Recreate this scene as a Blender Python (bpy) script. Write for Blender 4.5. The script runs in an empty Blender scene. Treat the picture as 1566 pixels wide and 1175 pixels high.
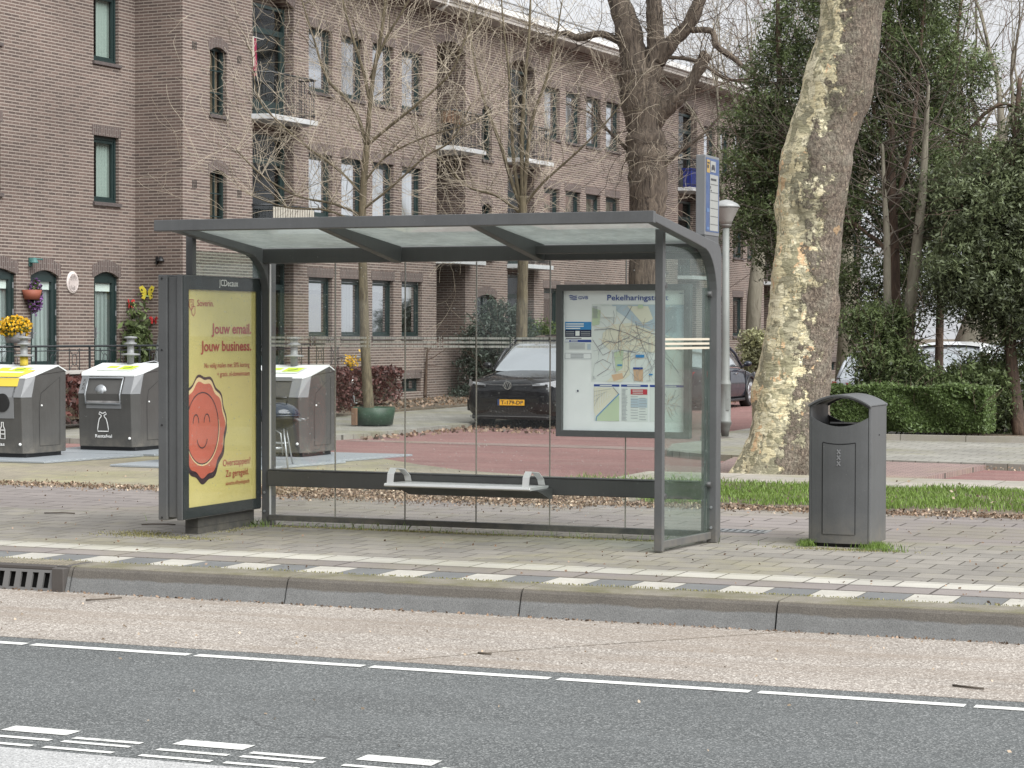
import bpy, math, random, os
import numpy as np
from mathutils import Vector, Matrix

# ------------------------------------------------------------------ scene, camera, light
S = bpy.context.scene
COL = S.collection
R = math.radians
PSI, TH, ROLL = R(21.9), R(1.36), 0.0025
cam_d = bpy.data.cameras.new('camera'); cam = bpy.data.objects.new('camera', cam_d); COL.objects.link(cam)
f = Vector((-math.sin(PSI)*math.cos(TH), math.cos(PSI)*math.cos(TH), -math.sin(TH)))
r0 = Vector((math.cos(PSI), math.sin(PSI), 0)); u0 = r0.cross(f)
rr = math.cos(ROLL)*r0 + math.sin(ROLL)*u0; uu = -math.sin(ROLL)*r0 + math.cos(ROLL)*u0
M = Matrix(((rr.x, uu.x, -f.x, 0), (rr.y, uu.y, -f.y, 0), (rr.z, uu.z, -f.z, 1.65), (0, 0, 0, 1)))
cam.matrix_world = M
cam_d.sensor_width = 36; cam_d.lens = 36*3350/1566
cam_d.clip_start = 0.1; cam_d.clip_end = 2000
S.camera = cam
W = bpy.data.worlds.new("World"); S.world = W; W.use_nodes = True
nt = W.node_tree; nt.nodes.clear()
sky = nt.nodes.new('ShaderNodeTexSky'); sky.sky_type = 'NISHITA'; sky.sun_disc = False
SUN_EL, SUN_AZ = 46, 116       # degrees; azimuth measured from +Y towards +X
sky.sun_elevation = R(SUN_EL); sky.sun_rotation = R(SUN_AZ); sky.dust_density = 4; sky.air_density = 1.2
hs = nt.nodes.new('ShaderNodeHueSaturation'); hs.inputs['Saturation'].default_value = 0.10
tc = nt.nodes.new('ShaderNodeTexCoord'); mp = nt.nodes.new('ShaderNodeMapping'); mp.inputs['Scale'].default_value = (1, 1, 3)
nz = nt.nodes.new('ShaderNodeTexNoise'); nz.inputs['Scale'].default_value = 2.2; nz.inputs['Detail'].default_value = 6
cr = nt.nodes.new('ShaderNodeMapRange'); cr.inputs[1].default_value = .3; cr.inputs[2].default_value = .7; cr.inputs[3].default_value = .84; cr.inputs[4].default_value = 1.16
mx = nt.nodes.new('ShaderNodeMix'); mx.data_type = 'RGBA'; mx.blend_type = 'MIX'; mx.inputs[0].default_value = 0.75
mx.inputs[7].default_value = (9.2, 9.4, 9.8, 1)     # the even overcast layer over the clear sky
ml = nt.nodes.new('ShaderNodeVectorMath'); ml.operation = 'SCALE'
bg = nt.nodes.new('ShaderNodeBackground'); bg.inputs['Strength'].default_value = 0.056
wo = nt.nodes.new('ShaderNodeOutputWorld')
L = nt.links.new
L(sky.outputs[0], hs.inputs['Color']); L(hs.outputs[0], mx.inputs[6]); L(tc.outputs['Generated'], mp.inputs[0]); L(mp.outputs[0], nz.inputs['Vector'])
L(nz.outputs[0], cr.inputs[0]); L(mx.outputs[2], ml.inputs[0]); L(cr.outputs[0], ml.inputs['Scale']); L(ml.outputs[0], bg.inputs[0]); L(bg.outputs[0], wo.inputs[0])
sl = bpy.data.lights.new('sun', 'SUN'); sl.energy = 3.4; sl.angle = R(60); sl.color = (.99, .995, .99)
so = bpy.data.objects.new('sun', sl); COL.objects.link(so)
sd = Vector((math.sin(R(SUN_AZ))*math.cos(R(SUN_EL)), math.cos(R(SUN_AZ))*math.cos(R(SUN_EL)), math.sin(R(SUN_EL))))
so.rotation_euler = sd.to_track_quat('Z', 'Y').to_euler(); so.location = (0, 0, 30)
S.view_settings.view_transform = 'Standard'; S.view_settings.look = 'None'; S.view_settings.exposure = 0.92; S.view_settings.gamma = 1
S.render.engine = 'CYCLES'
S.cycles.transparent_max_bounces = 24; S.cycles.max_bounces = 8; S.cycles.use_denoising = True

random.seed(7); rng = np.random.default_rng(11)

# ------------------------------------------------------------------ material helpers
def lin(c): return tuple(((x/255)/12.92 if x/255 <= .04045 else ((x/255+.055)/1.055)**2.4) for x in c)
class NT:
    def __init__(s, name):
        s.m = bpy.data.materials.new(name); s.m.use_nodes = True; s.t = s.m.node_tree
        s.b = s.t.nodes['Principled BSDF']; s.out = s.t.nodes['Material Output']; s.tc = None
    def n(s, k, **kw):
        x = s.t.nodes.new('ShaderNode'+k)
        for a, v in kw.items(): setattr(x, a, v)
        return x
    def l(s, a, b): s.t.links.new(a, b)
    def co(s, scale=(1, 1, 1), rot=(0, 0, 0), loc=(0, 0, 0), kind='Object'):
        if s.tc is None: s.tc = s.n('TexCoord')
        m = s.n('Mapping'); m.inputs['Scale'].default_value = scale; m.inputs['Rotation'].default_value = rot; m.inputs['Location'].default_value = loc
        s.l(s.tc.outputs[kind], m.inputs[0]); return m.outputs[0]
    def noise(s, vec, sc, det=4, rough=.55, dist=0):
        x = s.n('TexNoise'); x.inputs['Scale'].default_value = sc; x.inputs['Detail'].default_value = det; x.inputs['Roughness'].default_value = rough; x.inputs['Distortion'].default_value = dist
        s.l(vec, x.inputs['Vector']); return x.outputs[0]
    def voro(s, vec, sc, feature='F1', out='Distance'):
        x = s.n('TexVoronoi', feature=feature); x.inputs['Scale'].default_value = sc; s.l(vec, x.inputs['Vector']); return x.outputs[out]
    def mr(s, v, a, b, c=0, d=1):
        x = s.n('MapRange'); s.l(v, x.inputs[0])
        for i, q in enumerate((a, b, c, d)): x.inputs[i+1].default_value = q
        return x.outputs[0]
    def ramp(s, v, stops):
        x = s.n('ValToRGB'); e = x.color_ramp.elements
        while len(e) < len(stops): e.new(.5)
        for i, (p, c) in enumerate(stops): e[i].position = p; e[i].color = (*c, 1)
        s.l(v, x.inputs[0]); return x.outputs[0]
    def mix(s, fac, a, b, mode='MIX'):
        x = s.n('Mix', data_type='RGBA', blend_type=mode)
        for i, v in ((0, fac), (6, a), (7, b)):
            if isinstance(v, (int, float)): x.inputs[i].default_value = v
            elif isinstance(v, tuple): x.inputs[i].default_value = (*v, 1)
            else: s.l(v, x.inputs[i])
        return x.outputs[2]
    def math(s, op, a, b=0):
        x = s.n('Math', operation=op)
        for i, v in enumerate((a, b)):
            if isinstance(v, (int, float)): x.inputs[i].default_value = v
            else: s.l(v, x.inputs[i])
        return x.outputs[0]
    def schlick(s, f0):
        lw = s.n('LayerWeight'); lw.inputs[0].default_value = .5
        return s.math('ADD', f0, s.math('MULTIPLY', s.math('POWER', lw.outputs['Facing'], 5), 1-f0))
    def bump(s, h, st=.3, dist=.01):
        x = s.n('Bump'); x.inputs['Strength'].default_value = st; x.inputs['Distance'].default_value = dist
        s.l(h, x.inputs['Height']); s.l(x.outputs[0], s.b.inputs['Normal'])
    def col(s, c):
        if isinstance(c, tuple): s.b.inputs['Base Color'].default_value = (*c, 1)
        else: s.l(c, s.b.inputs['Base Color'])
    def rough(s, v):
        if isinstance(v, (int, float)): s.b.inputs['Roughness'].default_value = v
        else: s.l(v, s.b.inputs['Roughness'])
    def set(s, **k):
        for a, v in k.items(): s.b.inputs[a.replace('_', ' ')].default_value = v
        return s

def simple(name, c, rough=.6, metal=0, var=.12, sc=6, bump=0, coat=0):
    n = NT(name); v = n.co()
    q = n.noise(v, sc, 5)
    k = n.mr(q, .25, .75, 1-var, 1+var)
    x = n.n('VectorMath', operation='SCALE'); x.inputs[0].default_value = c; n.l(k, x.inputs['Scale'])
    n.col(x.outputs[0]); n.rough(n.mr(n.noise(v, sc*3, 3), .3, .7, max(.03, rough-.08), min(1, rough+.08)))
    n.set(Metallic=metal, Coat_Weight=coat)
    if bump: n.bump(n.noise(v, sc*12, 3), bump, .003)
    return n.m

def coat(name, c, rough=.5):
    n = NT(name); v = n.co(); st = n.noise(n.co(scale=(1, 1, .06)), 26, 5, .7); big = n.noise(v, 2.2, 6, .65); fine = n.noise(v, 70, 3, .7)
    k = n.math('MULTIPLY', n.mr(st, .35, .7, .96, 1.06), n.math('MULTIPLY', n.mr(big, .3, .7, .90, 1.12), n.mr(fine, .3, .7, .96, 1.05)))
    x = n.n('VectorMath', operation='SCALE'); x.inputs[0].default_value = c; n.l(k, x.inputs['Scale'])
    sep = n.n('SeparateXYZ'); n.l(v, sep.inputs[0])
    splash = n.math('MULTIPLY', n.mr(sep.outputs[2], .0, .28, 1, 0), n.mr(n.noise(v, 9, 6, .7), .35, .65, .1, .8))
    chip = n.mr(n.noise(v, 38, 2), .74, .76, 0, .5)
    col = n.mix(splash, x.outputs[0], (.15, .135, .11)); col = n.mix(chip, col, (.20, .195, .185)); n.col(col)
    n.rough(n.mr(big, .3, .7, rough-.1, rough+.12)); n.bump(fine, .06, .002); return n.m
def brick_mat(name, c1, c2, mortar, w=.22, h=.0625, ms=.012, vert=False, wallvec=True, dark=1.0, bumpst=.5, stain=.25):
    n = NT(name); v = n.co()
    sep = n.n('SeparateXYZ'); n.l(v, sep.inputs[0]); com = n.n('CombineXYZ')
    n.l(n.math('MULTIPLY', n.math('ADD', sep.outputs[0], sep.outputs[1]), 2.0), com.inputs[0]); n.l(sep.outputs[2], com.inputs[1]); w *= 1 if vert else 2.0
    if vert:
        c_ = n.n('CombineXYZ'); n.l(n.math('ADD', sep.outputs[0], sep.outputs[1]), c_.inputs[1]); n.l(sep.outputs[2], c_.inputs[0]); com = c_
    b = n.n('TexBrick'); n.l(com.outputs[0], b.inputs['Vector'])
    b.inputs['Scale'].default_value = 1; b.inputs['Brick Width'].default_value = w; b.inputs['Row Height'].default_value = h
    b.inputs['Mortar Size'].default_value = ms; b.inputs['Mortar Smooth'].default_value = .3; b.inputs['Bias'].default_value = -.1
    b.inputs['Color1'].default_value = (*c1, 1); b.inputs['Color2'].default_value = (*c2, 1); b.inputs['Mortar'].default_value = (*mortar, 1)
    # odd dark burnt bricks: snap the wall coordinate to a brick-sized cell
    big = n.noise(v, .35, 5); fine = n.noise(com.outputs[0], 9, 3)
    col = n.mix(n.mr(fine, .55, .72, 0, .55), b.outputs['Color'], n.mix(.5, b.outputs['Color'], (.05, .035, .035)))
    col = n.mix(b.outputs['Fac'], col, b.outputs['Color'])
    k = n.mr(big, .3, .7, (1-stain)*dark, (1+stain*.6)*dark)
    x = n.n('VectorMath', operation='SCALE'); n.l(col, x.inputs[0]); n.l(k, x.inputs['Scale'])
    n.col(x.outputs[0]); n.rough(.88)
    n.bump(n.math('SUBTRACT', n.math('MULTIPLY', n.noise(v, 60, 3), .4), b.outputs['Fac']), bumpst, .006)
    return n.m

MAT = {}
MAT['brick'] = brick_mat('brick_wall', (.142, .099, .083), (.074, .053, .046), (.305, .262, .225), ms=.0118)
MAT['soldier'] = brick_mat('brick_lintel', (.115, .083, .074), (.08, .06, .054), (.185, .162, .145), w=.21, h=.062, ms=.008, vert=True)

def paving(name, c1, c2, mort, w, h, off=.5, ms=.006, moss=0.0, patch=.2, rot=0, bumpst=.5, mossc=(.17, .16, .07), grain=.12):
    n = NT(name); v = n.co(rot=(0, 0, rot)); v0 = n.co()
    b = n.n('TexBrick'); n.l(v, b.inputs['Vector']); b.offset = off
    b.inputs['Scale'].default_value = 1; b.inputs['Brick Width'].default_value = w; b.inputs['Row Height'].default_value = h
    b.inputs['Mortar Size'].default_value = ms; b.inputs['Mortar Smooth'].default_value = .25; b.inputs['Bias'].default_value = 0
    b.inputs['Color1'].default_value = (*c1, 1); b.inputs['Color2'].default_value = (*c2, 1); b.inputs['Mortar'].default_value = (*mort, 1)
    big = n.noise(v0, .7, 6, .6); mid = n.noise(v0, 5, 5, .65); fine = n.noise(v0, 90, 3)
    col = b.outputs['Color']
    if moss: col = n.mix(n.mr(n.math('ADD', n.noise(v0, .45, 6, .7), n.math('MULTIPLY', mid, .3)), .62, .78, 0, moss), col, mossc)
    k = n.math('MULTIPLY', n.mr(big, .3, .7, 1-patch, 1+patch*.7), n.math('MULTIPLY', n.mr(mid, .3, .7, 1-patch*.6, 1+patch*.5), n.mr(fine, .3, .7, 1-grain, 1+grain)))
    x = n.n('VectorMath', operation='SCALE'); n.l(col, x.inputs[0]); n.l(k, x.inputs['Scale'])
    # pale specks of grit and dropped dirt
    sp = n.voro(v0, 7, out='Distance'); spk = n.mr(sp, .03, .045, 1, 0)
    col = n.mix(n.math('MULTIPLY', spk, .5), x.outputs[0], (.09, .07, .05))
    n.col(col); n.rough(.92)
    n.bump(n.math('SUBTRACT', n.math('MULTIPLY', fine, .35), b.outputs['Fac']), bumpst, .006)
    return n.m

def aggregate(name, base, light, dark_, sc=160, amt=.5, big=.12, streak=None, wear=False):
    n = NT(name); v = n.co()
    a = n.voro(v, sc, out='Color'); sep = n.n('SeparateColor'); n.l(a, sep.inputs[0])
    c = n.ramp(sep.outputs[0], [(0, dark_), (.35, base), (.7, base), (1, light)])
    col = n.mix(amt, base, c)
    k = n.mr(n.noise(v, .8, 6, .6), .3, .7, 1-big, 1+big)
    k2 = n.mr(n.noise(v, 30, 4, .7), .3, .7, 1-big, 1+big)
    x = n.n('VectorMath', operation='SCALE'); n.l(col, x.inputs[0]); n.l(n.math('MULTIPLY', k, k2), x.inputs['Scale']); col = x.outputs[0]
    if wear:
        tr = n.noise(n.co(scale=(.05, .9, 1)), 1.5, 4, .55); col = n.mix(n.mr(tr, .42, .62, 0, .22), col, (.13, .137, .138))
        st = n.noise(n.co(scale=(.5, 1, 1)), .9, 7, .75); col = n.mix(n.mr(st, .58, .70, 0, .35), col, (.045, .047, .048))
        ck = n.n('TexVoronoi', feature='DISTANCE_TO_EDGE'); ck.inputs['Scale'].default_value = .42; wv = n.n('VectorMath', operation='ADD'); n.l(v, wv.inputs[0])
        nn = n.n('TexNoise'); nn.inputs['Scale'].default_value = 2.5; nn.inputs['Detail'].default_value = 6; n.l(v, nn.inputs['Vector']); sv2 = n.n('VectorMath', operation='SCALE'); sv2.inputs['Scale'].default_value = .5; n.l(nn.outputs[1], sv2.inputs[0]); n.l(sv2.outputs[0], wv.inputs[1]); n.l(wv.outputs[0], ck.inputs['Vector'])
        col = n.mix(n.math('MULTIPLY', n.mr(ck.outputs['Distance'], .0, .006, .7, 0), n.mr(n.noise(v, .6, 3), .5, .6, 0, 1)), col, (.03, .03, .03))
    if streak:
        sv = n.co(scale=(.25, 1.6, 1)); q = n.mr(n.noise(sv, 2.2, 4, .6), .45, .65, 0, .55)
        col = n.mix(q, col, streak)
    n.col(col); n.rough(.9); n.bump(n.voro(v, sc), .5, .004)
    return n.m

MAT['asphalt'] = aggregate('asphalt', (.080, .085, .084), (.25, .255, .25), (.033, .036, .037), 130, .9, .08, wear=True)
MAT['sandband'] = aggregate('exposed_aggregate', (.25, .222, .195), (.56, .52, .465), (.12, .095, .075), 110, .95, .10, (.205, .165, .13), wear=False)
MAT['greyband'] = aggregate('pale_aggregate', (.33, .33, .325), (.55, .55, .54), (.15, .15, .15), 130, .75, .06)
MAT['red'] = aggregate('red_asphalt', (.185, .088, .080), (.30, .19, .165), (.10, .05, .046), 90, .7, .16, (.225, .145, .125))
MAT['tiles'] = paving('grey_tiles', (.225, .207, .180), (.175, .162, .143), (.05, .043, .03), .30, .30, .5, .007, .45, .20, mossc=(.22, .20, .11))
MAT['tiles_pink'] = paving('pink_tiles', (.215, .190, .176), (.178, .157, .147), (.055, .045, .038), .60, .30, .5, .010, .25, .14)
MAT['tiles_white'] = paving('white_tiles', (.42, .40, .355), (.34, .325, .285), (.10, .09, .075), .30, .30, 0, .007, .25, .16, grain=.07)
MAT['verge'] = paving('mossy_bricks', (.255, .222, .168), (.20, .178, .135), (.13, .12, .08), .21, .07, .5, .005, .6, .2, mossc=(.26, .245, .13))
MAT['brickpave'] = paving('brick_paving', (.27, .19, .17), (.22, .155, .14), (.09, .075, .065), .21, .075, .5, .007, .25, .14)
MAT['strip'] = paving('grey_kerb_pavers', (.33, .30, .26), (.28, .26, .225), (.12, .11, .08), 1.0, .5, 0, .008, .5, .15)
MAT['paved_far'] = paving('far_grey_tiles', (.26, .25, .22), (.21, .20, .175), (.08, .075, .06), .30, .30, .5, .007, .5, .2)
def check_mat():
    n = NT('check_tiles'); v = n.co(); sep = n.n('SeparateXYZ'); n.l(v, sep.inputs[0])
    q = n.math('MODULO', n.math('FLOOR', n.math('DIVIDE', n.math('ADD', sep.outputs[0], 60.09), .30)), 2)
    fr = n.math('FRACT', n.math('DIVIDE', n.math('ADD', sep.outputs[0], 60.09), .30))
    j = n.math('GREATER_THAN', fr, .975)
    col = n.mix(q, (.13, .132, .13), (.37, .352, .31)); col = n.mix(j, col, (.07, .065, .05))
    k = n.math('MULTIPLY', n.mr(n.noise(v, 3, 6, .7), .3, .7, .82, 1.12), n.mr(n.noise(v, 80, 3), .3, .7, .9, 1.1))
    x = n.n('VectorMath', operation='SCALE'); n.l(col, x.inputs[0]); n.l(k, x.inputs['Scale']); n.col(x.outputs[0]); n.rough(.9)
    n.bump(n.noise(v, 90, 3), .2, .003); return n.m
MAT['check'] = check_mat()
def kerb_mat():
    n = NT('kerb_concrete'); v = n.co(); sep = n.n('SeparateXYZ'); n.l(v, sep.inputs[0])
    a = n.noise(v, 140, 2, .8); g = n.noise(v, 4, 6, .7)
    top = n.mix(n.mr(n.noise(v, 2.2, 6, .7), .4, .62), (.185, .167, .135), (.12, .11, .06))
    # darker band along the upper face, its lower edge broken by noise
    zz = n.math('ADD', sep.outputs[2], n.math('MULTIPLY', n.math('SUBTRACT', g, .5), .05))
    band = n.math('MULTIPLY', n.mr(zz, -.082, -.068), n.math('LESS_THAN', sep.outputs[2], -.004))
    base = n.mix(n.math('LESS_THAN', sep.outputs[2], -.012), top, (.150, .151, .148))
    col = n.mix(n.math('MULTIPLY', band, .85), base, (.088, .076, .062))
    x = n.n('VectorMath', operation='SCALE'); n.l(col, x.inputs[0]); n.l(n.math('MULTIPLY', n.mr(a, .3, .7, .65, 1.35), n.mr(g, .3, .7, .85, 1.12)), x.inputs['Scale'])
    n.col(x.outputs[0]); n.rough(.9); n.bump(a, .4, .004); return n.m
MAT['kerb'] = kerb_mat()
MAT['paint'] = None
def paint_mat():
    n = NT('road_paint'); v = n.co(); w = n.noise(v, 45, 5, .75)
    w2_ = n.noise(v, 4, 6, .7); base_ = n.mix(n.mr(w2_, .35, .65), (.66, .66, .63), (.50, .50, .475)); n.col(n.mix(n.mr(n.math('ADD', w, n.math('MULTIPLY', w2_, .25)), .66, .78, 0, .8), base_, (.17, .175, .175))); n.rough(.7); n.bump(n.noise(v, 150, 2), .3, .003); return n.m
MAT['paint'] = paint_mat()
MAT['soil'] = aggregate('soil', (.10, .078, .055), (.22, .17, .11), (.04, .03, .02), 40, .8, .3)
def plate_mat():
    n = NT('tread_plate'); v = n.co(rot=(0, 0, .78)); w = n.n('TexChecker'); w.inputs['Scale'].default_value = 60; n.l(v, w.inputs[0])
    n.col(n.mix(w.outputs[1], (.40, .43, .45), (.30, .33, .35))); n.rough(.42); n.set(Metallic=.35); n.bump(w.outputs[1], .5, .003); return n.m
MAT['plate'] = plate_mat()
MAT['steel_grey'] = coat('grey_powder_coat', (.050, .051, .050))
MAT['steel_mid'] = coat('mid_grey_coat', (.080, .082, .083))
MAT['ad_dark'] = simple('dark_glazed_surround', (.028, .034, .034), .18, 0, .06, 2)
MAT['brushed'] = simple('brushed_steel', (.66, .66, .65), .36, .55, .04, 5)
MAT['galv'] = simple('galvanised_steel', (.34, .355, .365), .4, .6, .12, 6)
MAT['concrete_pole'] = simple('painted_pole', (.19, .20, .187), .55, 0, .12, 4)
MAT['frame_dark'] = simple('dark_green_frame', (.016, .030, .029), .35, 0, .1, 3)
MAT['black'] = simple('black_plastic', (.012, .012, .013), .45, 0, .1, 6)
MAT['hole'] = simple('dark_inside', (.006, .006, .006), .9, 0, .05, 6)
MAT['dark_paint'] = simple('dark_railing_paint', (.022, .026, .028), .45, 0, .1, 6)
MAT['white'] = simple('white_paint', (.68, .68, .66), .5, 0, .08, 3)
MAT['eave'] = simple('eave_paint', (.40, .375, .345), .6, 0, .1, 1.2)
MAT['slab'] = simple('balcony_concrete', (.44, .45, .45), .75, 0, .12, 3)
MAT['roofing'] = simple('roofing', (.08, .08, .085), .8, 0, .15, 1)
MAT['curtain'] = None
def curtain_mat(name, c, sc=22):
    n = NT(name); v = n.co(); sep = n.n('SeparateXYZ'); n.l(v, sep.inputs[0])
    w = n.n('TexWave', wave_type='BANDS', bands_direction='X'); w.inputs['Scale'].default_value = sc/6.28; w.inputs['Distortion'].default_value = 2.5; w.inputs['Detail'].default_value = 2
    n.l(n.co(scale=(1, 1, .12)), w.inputs['Vector'])
    k = n.mr(w.outputs[1], 0, 1, .6, 1.1)
    x = n.n('VectorMath', operation='SCALE'); x.inputs[0].default_value = c; n.l(k, x.inputs['Scale']); n.col(x.outputs[0]); n.rough(.9)
    n.bump(w.outputs[1], .6, .03); return n.m
MAT['curtain'] = curtain_mat('net_curtain', (.52, .53, .47))
MAT['curtain2'] = curtain_mat('grey_curtain', (.30, .32, .31), 14)
MAT['blind'] = simple('roller_blind', (.70, .71, .68), .8, 0, .05, 2)
MAT['pale_panel'] = simple('pale_panel', (.27, .30, .275), .8, 0, .06, 1)
MAT['brown_curtain'] = curtain_mat('brown_curtain', (.16, .105, .07), 10)
MAT['room'] = simple('dim_room', (.022, .022, .021), .9, 0, .3, 2)
MAT['wood'] = simple('wood_boards', (.17, .10, .06), .7, 0, .2, 8)
MAT['cream'] = simple('cream_slats', (.40, .375, .32), .75, 0, .12, 6)

def window_glass(name, refl=.55, tint=(.9, .97, .95)):
    n = NT(name); t = n.t; t.nodes.remove(n.b)
    g = n.n('BsdfGlossy'); g.inputs['Roughness'].default_value = .06; g.inputs[0].default_value = (.95, .97, 1, 1)
    tr = n.n('BsdfTransparent'); tr.inputs[0].default_value = (*tint, 1)
    v = n.co(); bp = n.n('Bump'); bp.inputs['Strength'].default_value = .012; bp.inputs['Distance'].default_value = .05; n.l(n.noise(v, 1.7, 2), bp.inputs['Height'])
    n.l(bp.outputs[0], g.inputs['Normal'])
    mxx = n.n('MixShader'); n.l(n.schlick(refl), mxx.inputs[0]); n.l(tr.outputs[0], mxx.inputs[1]); n.l(g.outputs[0], mxx.inputs[2]); n.l(mxx.outputs[0], n.out.inputs[0])
    return n.m
MAT['glass_dim'] = window_glass('dim_window_glass', .06)
MAT['glass_win'] = window_glass('window_glass', .75)
def shelter_glass(name, tint, dirt, dirtcol=(.5, .52, .5), haze=0., speck=1.0):
    n = NT(name); t = n.t; t.nodes.remove(n.b)
    g = n.n('BsdfGlossy'); g.inputs['Roughness'].default_value = .02
    tr = n.n('BsdfTransparent'); tr.inputs[0].default_value = (*tint, 1)
    df = n.n('BsdfDiffuse'); df.inputs[0].default_value = (*dirtcol, 1); tl = n.n('BsdfTranslucent'); tl.inputs[0].default_value = (*dirtcol, 1)
    dd = n.n('AddShader'); n.l(df.outputs[0], dd.inputs[0]); n.l(tl.outputs[0], dd.inputs[1])
    v = n.co()
    m1 = n.n('MixShader'); n.l(n.schlick(.04), m1.inputs[0]); n.l(tr.outputs[0], m1.inputs[1]); n.l(g.outputs[0], m1.inputs[2])
    sp = n.mr(n.voro(v, 9), .035, .05, .55*speck, 0); big = n.mr(n.noise(v, 3, 6, .7), .4, .75, haze, haze+dirt); sm = n.mr(n.noise(v, 45, 2), .68, .74, 0, .3*speck)
    fac = n.math('MINIMUM', n.math('ADD', n.math('ADD', n.math('MULTIPLY', sp, n.mr(n.noise(v, 2, 3), .45, .6, 0, 1)), sm), big), .95)
    m2 = n.n('MixShader'); n.l(fac, m2.inputs[0]); n.l(m1.outputs[0], m2.inputs[1]); n.l(dd.outputs[0], m2.inputs[2]); n.l(m2.outputs[0], n.out.inputs[0])
    return n.m
MAT['glass'] = shelter_glass('clear_glass', (.975, .985, .98), .012)
MAT['glass_side'] = shelter_glass('tinted_glass', (.84, .90, .87), .05, (.30, .34, .32), .03)
MAT['glass_roof'] = shelter_glass('dirty_roof_glass', (.66, .69, .67), .25, (.36, .38, .368), .26, .4)
def frost_mat():
    n = NT('frosted_film'); tr = n.n('BsdfTransparent'); mm = n.n('MixShader'); v = n.co(scale=(1, 1, 1))
    n.col((.62, .62, .58)); n.rough(.6)
    d = n.mr(n.noise(n.co(scale=(160, 1, 3)), 1, 2), .40, .52, .45, .95); big = n.mr(n.noise(v, 1.6, 3), .4, .6, .7, 1)
    n.l(n.math('MULTIPLY', d, big), mm.inputs[0]); n.l(tr.outputs[0], mm.inputs[1]); n.l(n.b.outputs[0], mm.inputs[2]); n.l(mm.outputs[0], n.out.inputs[0]); return n.m
MAT['frost'] = frost_mat()
MAT['edge'] = simple('glass_edge', (.20, .19, .16), .3, 0, .05, 5)

MAT['twig'] = simple('pale_twig', (.40, .345, .265), .8, 0, .4, 3)
MAT['twig_dark'] = simple('dark_twig', (.085, .068, .052), .85, 0, .35, 3)
MAT['twig_fine'] = simple('reddish_twig', (.17, .125, .10), .85, 0, .3, 3)
def bark_mat(name, c1, c2, sc=9, st=1.0):
    n = NT(name); v = n.co(scale=(1, 1, .22)); a = n.noise(v, sc, 8, .65, 1.2); n.col(n.mix(n.mr(a, .35, .65), c2, c1)); n.rough(.92); n.bump(a, st, .05); return n.m
MAT['bark_old'] = bark_mat('furrowed_bark', (.165, .13, .098), (.035, .026, .02), 11, 1.0)
MAT['bark_young'] = bark_mat('young_bark', (.17, .142, .088), (.065, .052, .034), 16, .6)
MAT['bark_yew'] = bark_mat('yew_bark', (.13, .085, .058), (.05, .033, .025), 7)
MAT['bark_pale'] = bark_mat('pale_bark', (.235, .215, .165), (.12, .108, .08), 5, .4)
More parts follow.
